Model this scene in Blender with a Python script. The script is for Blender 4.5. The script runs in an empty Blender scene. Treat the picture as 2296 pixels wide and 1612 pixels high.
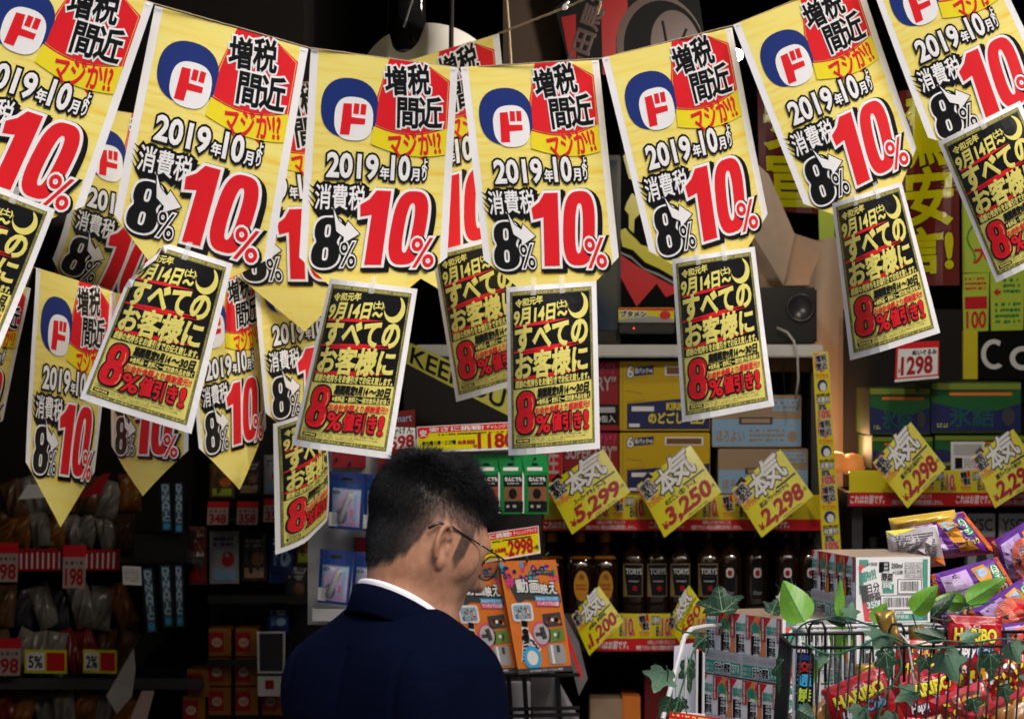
import bpy, bmesh, math, random
import numpy as np
from mathutils import Vector, Matrix
R = math.radians
S = bpy.context.scene
COL = S.collection
# ---------------------------------------------------------------- camera, sky, sun, exposure
CZ = 1.75                      # eye height of the photographer
FPX, PX0, PY0 = 7800.0, 1148.0, 806.0
cd = bpy.data.cameras.new('camera'); cam = bpy.data.objects.new('camera', cd); COL.objects.link(cam)
cd.sensor_width = 36.0; cd.lens = 36.0 * FPX / 2296.0
cam.location = (0, 0, CZ); cam.rotation_euler = (R(90), 0, 0)
cd.clip_start = 0.1; cd.clip_end = 400
cd.dof.use_dof = True; cd.dof.focus_distance = 6.1; cd.dof.aperture_fstop = 16.0
S.camera = cam
W = bpy.data.worlds.new('World'); S.world = W; W.use_nodes = True
nt = W.node_tree
sky = nt.nodes.new('ShaderNodeTexSky'); sky.sky_type = 'NISHITA'; sky.sun_disc = False
SUN_EL, SUN_AZ = R(50), R(25)          # azimuth to the right of straight behind the camera
sky.sun_elevation = SUN_EL; sky.sun_rotation = R(180) - SUN_AZ
sky.air_density = 1.0; sky.dust_density = 6.0; sky.ozone_density = 0.6
bg = nt.nodes['Background']; bg.inputs[1].default_value = 0.15
nt.links.new(sky.outputs[0], bg.inputs[0])
sl = bpy.data.lights.new('sun', 'SUN'); sl.energy = 1.3; sl.angle = R(35); sl.color = (.97, .98, 1.0)
sun = bpy.data.objects.new('sun', sl); COL.objects.link(sun)
sd = Vector((math.sin(SUN_AZ) * math.cos(SUN_EL), -math.cos(SUN_AZ) * math.cos(SUN_EL), math.sin(SUN_EL)))
sun.rotation_euler = sd.to_track_quat('Z', 'Y').to_euler()
vs = S.view_settings; vs.view_transform = 'Standard'; vs.look = 'None'; vs.exposure = 0.28; vs.gamma = 1.0

def at(px, py, Y):
    """world point seen at photo position px,py (2296 px wide) when it stands Y metres away"""
    return Vector(((px - PX0) / FPX * Y, Y, CZ + (PY0 - py) / FPX * Y))
# ---------------------------------------------------------------- helpers
def tag(o, label=None, cat=None, group=None, kind=None):
    if label: o['label'] = label
    if cat: o['category'] = cat
    if group: o['group'] = group
    if kind: o['kind'] = kind
    return o
MATS = {}
def mat(name, c, rough=.6, spec=.3, metal=0, var=.12, scale=30, bump=0, trans=0, emit=0, coat=0, alpha=1):
    if name in MATS: return MATS[name]
    m = bpy.data.materials.new(name); m.use_nodes = True; MATS[name] = m
    n = m.node_tree.nodes; l = m.node_tree.links; b = n['Principled BSDF']
    tc = n.new('ShaderNodeTexCoord'); nz = n.new('ShaderNodeTexNoise'); nz.inputs['Scale'].default_value = scale; nz.inputs['Detail'].default_value = 3
    l.new(tc.outputs['Object'], nz.inputs['Vector'])
    mx = n.new('ShaderNodeMix'); mx.data_type = 'RGBA'
    mx.inputs[6].default_value = (*[max(0, v * (1 - var)) for v in c], 1); mx.inputs[7].default_value = (*[min(1, v * (1 + var * .6)) for v in c], 1)
    l.new(nz.outputs[0], mx.inputs[0]); l.new(mx.outputs[2], b.inputs['Base Color'])
    b.inputs['Roughness'].default_value = rough; b.inputs['Specular IOR Level'].default_value = spec
    b.inputs['Metallic'].default_value = metal; b.inputs['Transmission Weight'].default_value = trans
    b.inputs['Coat Weight'].default_value = coat; b.inputs['Alpha'].default_value = alpha
    if emit:
        l.new(mx.outputs[2], b.inputs['Emission Color']); b.inputs['Emission Strength'].default_value = emit
    if bump:
        bp = n.new('ShaderNodeBump'); bp.inputs['Strength'].default_value = bump; bp.inputs['Distance'].default_value = .002
        l.new(nz.outputs[0], bp.inputs['Height']); l.new(bp.outputs[0], b.inputs['Normal'])
    return m
def pm(name, c, rough=.42, spec=.3, **k): return mat('ink_' + name, c, rough, spec, var=.06, scale=25, **k)
PAPER = pm('paper', (.80, .80, .80), .5); WHITE = pm('white', (.80, .80, .80)); BLACK = pm('black', (.010, .010, .011), .24, .4)
MATTE = pm('matte_black', (.006, .006, .006), .8, .12)
RED = pm('red', (.68, .012, .02)); YEL = pm('yellow', (.78, .66, .02)); GOLD = pm('pale_gold', (.72, .65, .16)); OLIVE = pm('olive', (.17, .16, .05))
BLUE = pm('blue', (.012, .03, .17)); ORANGE = pm('orange', (.75, .20, .03)); PINK = pm('pink', (.75, .06, .25)); CYAN = pm('cyan', (.05, .42, .75))
GREEN = pm('green', (.01, .25, .06)); TEAL = pm('teal', (.02, .28, .20)); GREY = pm('grey', (.35, .35, .36)); MAROON = pm('maroon', (.16, .012, .01))
LIME = pm('lime', (.55, .72, .06)); DGREY = pm('dark_grey', (.06, .06, .065)); BROWN = pm('brown', (.2, .09, .04)); KRAFT = pm('kraft', (.42, .28, .17), .7)
NAVY = pm('navy', (.02, .025, .12)); PURPLE = pm('purple', (.16, .03, .30), .25, .5); SILVER = pm('silver', (.5, .5, .52), .3, .5); SKYB = pm('pale_blue', (.25, .42, .62))
DRED = pm('dark_red', (.38, .006, .012)); BEIGE = pm('beige', (.62, .45, .32)); AMBER = pm('amber', (.6, .27, .02)); LAV = pm('lavender', (.5, .33, .62), .3)
def banner_yellow():
    m = bpy.data.materials.new('banner_yellow'); m.use_nodes = True
    n = m.node_tree.nodes; l = m.node_tree.links; b = n['Principled BSDF']; b.inputs['Roughness'].default_value = .42; b.inputs['Specular IOR Level'].default_value = .3
    uv = n.new('ShaderNodeUVMap'); mp = n.new('ShaderNodeMapping'); mp.inputs['Rotation'].default_value = (0, 0, R(33)); mp.inputs['Scale'].default_value = (.28, 2.4, 1)
    l.new(uv.outputs[0], mp.inputs[0])
    nz = n.new('ShaderNodeTexNoise'); nz.inputs['Scale'].default_value = 1.9; nz.inputs['Detail'].default_value = 4; l.new(mp.outputs[0], nz.inputs['Vector'])
    cr = n.new('ShaderNodeValToRGB'); e = cr.color_ramp.elements
    e[0].position = .30; e[0].color = (.80, .56, .07, 1); e[1].position = .44; e[1].color = (.82, .69, .17, 1)
    for p, c in ((.52, (.82, .715, .20, 1)), (.60, (.83, .73, .215, 1)), (.625, (.82, .60, .12, 1)), (.65, (.825, .71, .19, 1))):
        k = e.new(p); k.color = c
    l.new(nz.outputs[0], cr.inputs[0]); l.new(cr.outputs[0], b.inputs['Base Color'])
    return m
BYEL = banner_yellow()

DZ = .0005
TC = {}
def _curve_mesh(c):
    o = bpy.data.objects.new('t', c); COL.objects.link(o)
    dg = bpy.context.evaluated_depsgraph_get(); me = o.evaluated_get(dg).to_mesh()
    v = np.empty(len(me.vertices) * 3); me.vertices.foreach_get('co', v); v = v.reshape(-1, 3)
    f = [tuple(p.vertices) for p in me.polygons]
    o.evaluated_get(dg).to_mesh_clear(); bpy.data.objects.remove(o); bpy.data.curves.remove(c)
    if len(v):
        z0, z1 = v[:, 2].min(), v[:, 2].max(); v[:, 2] = (v[:, 2] - z0) / (z1 - z0) if z1 - z0 > 1e-6 else .5
        # drop the back half of the rounded lip
        f = [p for p in f if max(v[i, 2] for i in p) > .45]
    return v, f
def tmesh(s, bev=0, shear=0, space=1.0, line=1.0):
    k = (s, round(bev, 4), shear, space, line)
    if k not in TC:
        c = bpy.data.curves.new('t', 'FONT'); c.body = s; c.size = 1; c.fill_mode = 'FRONT'; c.bevel_depth = bev; c.bevel_resolution = 0
        c.resolution_u = 3; c.align_x = 'CENTER'; c.shear = shear; c.space_character = space; c.space_line = line
        TC[k] = _curve_mesh(c)
    return TC[k]
class D:
    """a flat printed design, x right and y down in its own units, every print on its own layer"""
    def __init__(s, w, h): s.w, s.h = w, h; s.V = []; s.F = []; s.M = []; s.mats = []; s.n = 0
    def add(s, v, f, m, L):
        if m not in s.mats: s.mats.append(m)
        v = np.asarray(v, float)
        if v.shape[1] == 2: v = np.hstack([v, np.full((len(v), 1), L * DZ)])
        s.V.append(v); n = s.n; s.F += [tuple(i + n for i in p) for p in f]; s.M += [s.mats.index(m)] * len(f); s.n += len(v)
    def poly(s, pts, m, L=0): s.add(pts, [tuple(range(len(pts)))], m, L)
    def rect(s, x0, y0, x1, y1, m, L=0, rot=0):
        p = np.array([(x0, y0), (x1, y0), (x1, y1), (x0, y1)], float)
        if rot:
            c = p.mean(0); a = R(rot); q = p - c; p = c + np.stack([q[:, 0] * math.cos(a) - q[:, 1] * math.sin(a), q[:, 0] * math.sin(a) + q[:, 1] * math.cos(a)], 1)
        s.poly(p, m, L)
    def ell(s, cx, cy, rx, ry, m, L=0, n=36, a0=0, a1=360):
        s.poly([(cx + rx * math.cos(R(a0 + (a1 - a0) * i / n)), cy + ry * math.sin(R(a0 + (a1 - a0) * i / n))) for i in range(n)], m, L)
    def ring(s, cx, cy, r0, r1, m, L=0, n=40):
        v = [(cx + r * math.cos(2 * math.pi * i / n), cy + r * math.sin(2 * math.pi * i / n)) for r in (r0, r1) for i in range(n)]
        s.add(v, [(i, (i + 1) % n, n + (i + 1) % n, n + i) for i in range(n)], m, L)
    def line(s, pts, w, m, L=0, taper=False):
        pts = np.array(pts, float); t = np.gradient(pts, axis=0); t /= np.linalg.norm(t, axis=1)[:, None] + 1e-9
        nn = np.stack([-t[:, 1], t[:, 0]], 1); k = len(pts)
        ww = w / 2 * (np.linspace(1, .2, k) if taper else np.ones(k))[:, None]
        s.add(np.vstack([pts + nn * ww, pts - nn * ww]), [(i, i + 1, k + i + 1, k + i) for i in range(k - 1)], m, L)
    def shape(s, cons, m, L=0, bev=0):
        c = bpy.data.curves.new('p', 'CURVE'); c.dimensions = '2D'; c.fill_mode = 'FRONT'; c.bevel_depth = bev; c.bevel_resolution = 0
        for con in cons:
            sp = c.splines.new('POLY'); sp.points.add(len(con) - 1)
            for p, q in zip(sp.points, con): p.co = (q[0], q[1], 0, 1)
            sp.use_cyclic_u = True
        v, f = _curve_mesh(c); v = v.copy(); v[:, 2] = (L + v[:, 2] * .5) * DZ; s.add(v, f, m, L)
    def text(s, t, box, m, L=1, bev=0, rot=0, shear=0, space=1.0, line=1.0, vert=False, keep=False):
        """fit text t into box (x0,y0,x1,y1); m may be a list [(mat,bevel),...] from the widest outline to the fill"""
        if vert: t = '\n'.join(t)
        x0, y0, x1, y1 = box
        b, _ = tmesh(t, 0, shear, space, line); lo, hi = b.min(0), b.max(0)
        sx = (x1 - x0) / (hi[0] - lo[0]); sy = (y1 - y0) / (hi[1] - lo[1])
        if keep: sx = sy = min(sx, sy)
        for i, (mm, bv) in enumerate(m if isinstance(m, list) else [(m, bev)]):
            v, f = tmesh(t, bv / math.sqrt(sx * sy), shear, space, line); q = v.copy()
            q[:, 0] = (q[:, 0] - (lo[0] + hi[0]) / 2) * sx; q[:, 1] = -(q[:, 1] - (lo[1] + hi[1]) / 2) * sy
            a = R(rot); x = q[:, 0] * math.cos(a) - q[:, 1] * math.sin(a); y = q[:, 0] * math.sin(a) + q[:, 1] * math.cos(a)
            q[:, 0] = x + (x0 + x1) / 2; q[:, 1] = y + (y0 + y1) / 2; q[:, 2] = (L + i + q[:, 2] * .5) * DZ
            s.add(q, f, mm, L)
    def scrib(s, box, rows, m, L=1, rnd=None, fill=.75):
        """rows of tiny unreadable print as broken dashes"""
        rnd = rnd or random.Random(5); x0, y0, x1, y1 = box; h = (y1 - y0) / rows
        for r in range(rows):
            x = x0
            while x < x1 - h * .3:
                w = min(h * rnd.uniform(.35, .9), x1 - x); s.rect(x, y0 + (r + .15) * h, x + w * .85, y0 + (r + .15 + .6 * rnd.uniform(.7, 1)) * h, m, L); x += w + (h * .6 if rnd.random() > fill else 0)
    def fin(s, nu=0, nv=0):
        V = np.vstack(s.V); F = s.F; M = s.M
        if nu or nv:
            me = bpy.data.meshes.new('tmp'); me.from_pydata(V.tolist(), [], F); me.polygons.foreach_set('material_index', M)
            bm = bmesh.new(); bm.from_mesh(me); lo, hi = V.min(0), V.max(0)
            for ax, n in ((0, nu), (1, nv)):
                for i in range(1, n):
                    c = lo[ax] + (hi[ax] - lo[ax]) * i / n + .0137; co = Vector((0, 0, 0)); co[ax] = c; no = Vector((0, 0, 0)); no[ax] = 1
                    g = set()
                    for f in bm.faces:
                        q = [v.co[ax] for v in f.verts]
                        if min(q) < c < max(q): g.add(f)
                    es = {e for f in g for e in f.edges}; vv = {v for f in g for v in f.verts}
                    bmesh.ops.bisect_plane(bm, geom=list(vv) + list(es) + list(g), dist=1e-6, plane_co=co, plane_no=no)
            bm.verts.index_update()
            V = np.array([v.co[:] for v in bm.verts]); F = [tuple(v.index for v in f.verts) for f in bm.faces]; M = [f.material_index for f in bm.faces]; bm.free(); bpy.data.meshes.remove(me)
        s.out = (V, F, M); return s
def link(name, me, parent=None, loc=None):
    o = bpy.data.objects.new(name, me); COL.objects.link(o)
    if loc is not None: o.location = loc
    if parent is not None: o.parent = parent
    return o
def mesh(name, V, F, mats, M=None, smooth=False, uv=None):
    me = bpy.data.meshes.new(name); me.from_pydata([tuple(map(float, v)) for v in V], [], F)
    for m in (mats if isinstance(mats, (list, tuple)) else [mats]): me.materials.append(m)
    if M is not None: me.polygons.foreach_set('material_index', M)
    if smooth: me.polygons.foreach_set('use_smooth', [True] * len(me.polygons))
    if uv is not None:
        li = np.empty(len(me.loops), int); me.loops.foreach_get('vertex_index', li)
        me.uv_layers.new(name='UVMap').data.foreach_set('uv', np.asarray(uv)[li].ravel())
    me.update(); return me
def put(name, des, fn, parent=None, origin=None):
    """build a design on the surface given by fn(x,y,z)->world; object origin at its middle"""
    if not hasattr(des, 'out'): des.fin()
    V, F, M = des.out; P = fn(V[:, 0] / des.w, V[:, 1] / des.h, V[:, 2])
    o0 = np.array(origin if origin is not None else P.mean(0))
    if parent is not None: o0 = np.array(parent.location)
    me = mesh(name, P - o0, F, des.mats, M, uv=V[:, :2] / 100.)
    o = link(name, me, parent); 
    if parent is None: o.location = o0
    return o
def quad(tl, tr, bl, br, bulge=None):
    tl, tr, bl, br = [np.array(p, float) for p in (tl, tr, bl, br)]
    n = np.cross(tr - tl, bl - tl); n /= np.linalg.norm(n)
    if n[1] > 0: n = -n
    def fn(u, v, z):
        u_, v_ = u[:, None], v[:, None]
        P = (tl * (1 - u_) + tr * u_) * (1 - v_) + (bl * (1 - u_) + br * u_) * v_
        d = z + (bulge(u, v) if bulge else 0)
        return P + n * np.asarray(d)[:, None]
    return fn
def pxquad(tl, tr, br, bl, Y, dY=(0, 0, 0, 0), bulge=None):
    return quad(at(*tl, Y + dY[0]), at(*tr, Y + dY[1]), at(*bl, Y + dY[3]), at(*br, Y + dY[2]), bulge)
class MB:
    """collects plain solids into one mesh"""
    def __init__(s): s.V = []; s.F = []; s.n = 0
    def add(s, v, f):
        s.V.append(np.asarray(v, float)); s.F += [tuple(i + s.n for i in p) for p in f]; s.n += len(v); return s
    def box(s, lo, hi, M=None, bev=0):
        bm = bmesh.new(); bmesh.ops.create_cube(bm, size=1)
        lo, hi = np.array(lo, float), np.array(hi, float)
        for v in bm.verts: v.co = Vector(lo + (np.array(v.co) + .5) * (hi - lo))
        if bev: bmesh.ops.bevel(bm, geom=bm.edges[:], offset=bev, segments=2, affect='EDGES')
        bm.verts.index_update(); V = np.array([v.co[:] for v in bm.verts])
        if M is not None: V = np.array([M @ Vector(v) for v in V])
        s.add(V, [tuple(v.index for v in f.verts) for f in bm.faces]); bm.free(); return s
    def tube(s, pts, r, n=6, closed=False):
        P = np.array([tuple(p) for p in pts], float); k = len(P)
        rr = np.full(k, r, float) if np.isscalar(r) else np.array(r, float)
        t = np.gradient(P, axis=0) if not closed else np.roll(P, -1, 0) - np.roll(P, 1, 0)
        t /= np.linalg.norm(t, axis=1)[:, None] + 1e-12
        up = np.array([0, 0, 1.]) if abs(t[0, 2]) < .9 else np.array([1., 0, 0]); V = []
        for i in range(k):
            a = up - t[i] * np.dot(up, t[i]); a /= np.linalg.norm(a) + 1e-12; b = np.cross(t[i], a); up = a
            for j in range(n): V.append(P[i] + rr[i] * (a * math.cos(2 * math.pi * j / n) + b * math.sin(2 * math.pi * j / n)))
        F = [(i * n + j, i * n + (j + 1) % n, ((i + 1) % k) * n + (j + 1) % n, ((i + 1) % k) * n + j) for i in range(k if closed else k - 1) for j in range(n)]
        if not closed: F += [tuple(range(n))[::-1], tuple((k - 1) * n + j for j in range(n))]
        return s.add(V, F)
    def lathe(s, prof, c=(0, 0, 0), n=24, sq=None):
        """profile [(r,z)]; sq = superellipse power for squarish bottles"""
        V = []
        for r, z in prof:
            for j in range(n):
                a = 2 * math.pi * j / n; ca, sa = math.cos(a), math.sin(a)
                if sq and r > .02: q = (abs(ca) ** sq + abs(sa) ** sq) ** (-1 / sq); ca, sa = ca * q, sa * q
                V.append((c[0] + r * ca, c[1] + r * sa, c[2] + z))
        k = len(prof); F = [(i * n + j, i * n + (j + 1) % n, (i + 1) * n + (j + 1) % n, (i + 1) * n + j) for i in range(k - 1) for j in range(n)]
        F += [tuple(range(n))[::-1], tuple((k - 1) * n + j for j in range(n))]
        return s.add(V, F)
    def build(s, name, m, parent=None, loc=None, smooth=False, local=False):
        V = np.vstack(s.V)
        if local: o0 = np.zeros(3)
        elif parent is not None: o0 = np.array(parent.location)
        elif loc is not None: o0 = np.array(loc)
        else: o0 = np.array([(V[:, 0].min() + V[:, 0].max()) / 2, (V[:, 1].min() + V[:, 1].max()) / 2, V[:, 2].min()])
        o = link(name, mesh(name, V - o0, s.F, m, smooth=smooth), parent)
        if parent is None: o.location = o0
        return o
def empty(name, loc):
    o = bpy.data.objects.new(name, None); COL.objects.link(o); o.location = loc; o.empty_display_size = .05; return o
def dup(o, loc=None, rot=None, parent=None, label=None, group=None):
    c = o.copy(); COL.objects.link(c)
    if parent is not None: c.parent = parent
    for ch in [x for x in bpy.data.objects if x.parent == o]: dup(ch, parent=c)
    if loc is not None: c.location = loc
    if rot is not None: c.rotation_euler = rot
    if label: c['label'] = label
    if group: c['group'] = group
    return c
# ---------------------------------------------------------------- the place: street, shop floor, shell of the shop, added light blockers
ASPH = mat('asphalt', (.16, .16, .165), .9, var=.25, scale=60, bump=.3); DARK = mat('dark_wall', (.018, .015, .014), .8, var=.3, scale=3)
FLOOR = mat('shop_floor', (.05, .045, .04), .5, var=.3, scale=5)
def sbox(name, lo, hi, m): return tag(MB().box(lo, hi).build(name, m), kind='structure')
sbox('ground', (-150, -150, -.3), (150, 150, 0), ASPH)
sbox('floor', (-6, 7.9, 0), (6, 16, .03), FLOOR)
sbox('wall_back', (-6, 15.8, .03), (6, 16, 3.2), DARK); sbox('wall_left', (-6, 7.9, .03), (-5.8, 15.8, 3.2), DARK); sbox('wall_right', (5.8, 7.9, .03), (6, 15.8, 3.2), DARK)
FAC = mat('facade_opposite', (.14, .135, .13), .8, var=.3, scale=.6)
fo = MB().box((-40, -8.6, 0), (40, -8, 9.2))  # out of view; added to block low sky and deepen the shop's shade
fo = tag(fo.build('added_opposite_building', FAC), 'plain building across the street behind the photographer', 'building')
mw = MB()
for i in range(-12, 13):
    for z in (1.0, 4.0, 6.8, 9.0): mw.box((i * 3 - .9, -8.0, z), (i * 3 + .9, -7.97, z + 1.6))
mw.build('window', mat('window_dark', (.03, .035, .04), .1, .6), fo)
sbox('added_front_wall', (-6, 7.75, 0), (-1.26, 7.9, 3.2), DARK); sbox('added_front_wall', (1.9, 7.75, 0), (6, 7.9, 3.2), DARK)  # unseen front walls added to keep side light out of the shop
sbox('added_soffit', (-5.8, 9.2, 2.14), (-.55, 15.8, 3.19), DARK)  # lowered ceiling block added to darken the left aisle
sbox('added_awning', (-6, 7.56, 3.02), (6, 7.745, 3.3), DARK)  # out-of-view valance added to shade the back row of banners
sbox('ceiling', (-6, 7.75, 3.2), (6, 16, 3.4), DARK)
# ---------------------------------------------------------------- printed designs: tax banner and discount flyer
def stadium(cx, cy, rx, ry, p=2.6, n=28, sh=0):
    o = []
    for i in range(n):
        a = 2 * math.pi * i / n; c, s = math.cos(a), math.sin(a)
        x = math.copysign(abs(c) ** (2 / p), c) * rx; y = math.copysign(abs(s) ** (2 / p), s) * ry
        o.append((cx + x - y * sh, cy + y))
    return o
def g_one(x0, y0, x1, y1):
    u = lambda a, b: (x0 + (x1 - x0) * a, y0 + (y1 - y0) * b)
    return [[u(.0, .20), u(.30, .12), u(.52, 0), u(.99, 0), u(.78, 1), u(.24, 1), u(.40, .32), u(.02, .35)]]
def g_zero(x0, y0, x1, y1, sh=.12, hole=.25):
    cx, cy, rx, ry = (x0 + x1) / 2, (y0 + y1) / 2, (x1 - x0) / 2, (y1 - y0) / 2
    return [stadium(cx, cy, rx, ry, 2.9, 36, sh), stadium(cx, cy, rx * hole * 1.1, ry * .70, 2.6, 20, sh)[::-1]]
def g_eight(x0, y0, x1, y1, sh=.06, hole=.24):
    cx, cy, rx, ry = (x0 + x1) / 2, (y0 + y1) / 2, (x1 - x0) / 2, (y1 - y0) / 2
    def hw(t):
        h = .74
        for c, w, h_, in ((-.47, .93, .53), (.45, 1., .55)):
            q = abs(t - c) / h_
            if q < 1: h = max(h if abs(t) < .3 else 0, w * (1 - q ** 2.6) ** (1 / 2.2))
        return h if abs(t) < .3 else max([w * (1 - min(1, abs(t - c) / h_) ** 2.6) ** (1 / 2.2) for c, w, h_ in ((-.47, .93, .53), (.45, 1., .55))])
    ts = [-math.cos(math.pi * i / 26) for i in range(27)]
    out = [(cx + hw(t) * rx - t * ry * sh, cy + t * ry) for t in ts] + [(cx - hw(t) * rx - t * ry * sh, cy + t * ry) for t in ts[::-1]][1:-1]
    return [out, stadium(cx + .47 * ry * sh, cy - .47 * ry, rx * hole, ry * .27, 3, 16, sh)[::-1], stadium(cx - .45 * ry * sh, cy + .45 * ry, rx * hole, ry * .28, 3, 16, sh)[::-1]]
def banner_design():
    d = D(297, 420); w, h, tip = 297, 420, 135
    b = lambda u, v: (u * w, v * h)
    bx = lambda u0, v0, u1, v1: (u0 * w, v0 * h, u1 * w, v1 * h)
    e = 15
    d.poly([(0, 0), (e, 0), (e, h + e * tip / (w / 2)), (0, h)], PAPER); d.poly([(w - e, 0), (w, 0), (w, h), (w - e, h + e * tip / (w / 2))], PAPER)
    d.poly([(e, 0), (w - e, 0), (w - e, h + e * tip / (w / 2)), (w / 2, h + tip), (e, h + e * tip / (w / 2))], BYEL)
    d.line([b(.052, 0), b(.052, 1.0)], .6, WHITE, 1)
    # red panel with pale rim and the yellow swoosh under it
    arc = [b(.452 + .498 * t, .325 + .06 * math.sin(math.pi * (t * .8 + .1)) - .02 * t) for t in np.linspace(0, 1, 14)]
    for k, (mm, g) in enumerate(((RED, 1.0), (GOLD, .96), (RED, .945))):
        c = np.array(b(.73, .2)); P = [b(.535, -.0), b(.78, .0), b(.952, .075)] + [b(.952, .335)] + arc[::-1][1:] + [b(.462, .2)]
        P = [tuple(c + (np.array(p) - c) * (1 if p[1] <= 0 else g)) if p[1] > 1 else p for p in P]
        d.poly(P, mm, 1 + k)
    d.poly([b(.70, .44), b(.80, .50), b(.88, .45)], RED, 1)
    low = [b(.44 + .51 * t, .405 + .075 * math.sin(math.pi * (t * .62 + .12))) for t in np.linspace(0, 1, 14)]
    d.poly(arc + low[::-1], YEL, 4)
    # round shop emblem
    d.shape([stadium(*b(.285, .265), 58, 62, 2.3, 36)], BLUE, 2); d.shape([stadium(*b(.315, .315), 39, 45, 2.6, 36)], WHITE, 4)
    x, y = b(.315, .315)
    d.shape([[(x - 22, y - 30), (x - 5, y - 31), (x - 4, y - 3), (x + 24, y - 2), (x + 23, y + 10), (x - 5, y + 11), (x - 7, y + 34), (x - 26, y + 34)]], RED, 5)
    d.rect(x - 1, y - 32, x + 10, y - 10, RED, 5, 3); d.rect(x + 13, y - 32, x + 24, y - 10, RED, 5, 3)
    o = [(WHITE, 5.0), (BLACK, 1.7)]
    d.text('増', bx(.515, .035, .655, .175), o, 5, rot=-6); d.text('税', bx(.668, .012, .815, .16), o, 5, rot=-6)
    d.text('間', bx(.61, .188, .745, .335), o, 5, rot=-2); d.text('近', bx(.752, .172, .905, .325), o, 5, rot=-4)
    d.text('マジか!?', bx(.565, .355, .915, .475), RED, 6, bev=1.1, rot=-9)
    o = [(BLACK, 6.2), (WHITE, 1.9)]
    d.text('2019', bx(.155, .49, .495, .605), o, 6); d.text('年', bx(.515, .545, .575, .605), [(BLACK, 5), (WHITE, .8)], 5)
    d.text('10', bx(.59, .485, .71, .605), o, 6); d.text('月', bx(.725, .545, .778, .605), [(BLACK, 5), (WHITE, .8)], 5); d.text('より', bx(.795, .49, .83, .6), [(BLACK, 4.2), (WHITE, .7)], 5, vert=True, line=.8)
    d.text('消費税', (.085 * w + 5, .645 * h + 6, .42 * w + 5, .765 * h + 6), BLACK, 5, bev=6.5)
    d.text('消費税', bx(.085, .645, .42, .765), [(BLACK, 5.5), (WHITE, .7)], 6)
    for k in range(4): d.poly([b(.09, .665 + k * .035), b(.035, .645 + k * .025), b(.09, .68 + k * .035)], BLACK, 2)
    one = lambda: g_one(*bx(.395, .665, .595, 1.035)); zero = lambda: g_zero(*bx(.61, .66, .84, 1.035))
    sh = lambda g, dx, dy: [[(px + dx, py + dy) for px, py in c] for c in g]
    for g in (one(), zero()):
        d.shape(sh(g, 7, 6), BLACK, 5, 10.5); d.shape(sh(g, 3, 3), BLACK, 6, 10.5); d.shape(g, WHITE, 8, 6.8); d.shape(g, RED, 9, 1)
    pc = bx(.755, .90, .905, 1.05)
    d.text('%', (pc[0] + 3, pc[1] + 3, pc[2] + 3, pc[3] + 3), BLACK, 10, bev=8); d.text('%', pc, [(WHITE, 5), (RED, 1.0)], 11)
    g = g_eight(*bx(.085, .805, .27, 1.05)); d.shape(sh(g, 4, 3), BLACK, 3, 8.5); d.shape(g, WHITE, 5, 4.8); d.shape(g, BLACK, 6, .6)
    pc = bx(.275, .925, .375, 1.045); d.text('%', pc, [(BLACK, 6), (WHITE, 3.2), (BLACK, .5)], 7)
    A = [b(.215, .765), b(.25, .82), b(.30, .85), b(.315, .822), b(.395, .883), b(.29, .93), b(.295, .90), b(.24, .87)]
    d.shape([A], BLACK, 8, 2.4); d.shape([A], WHITE, 9, .3)
    return d
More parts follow.
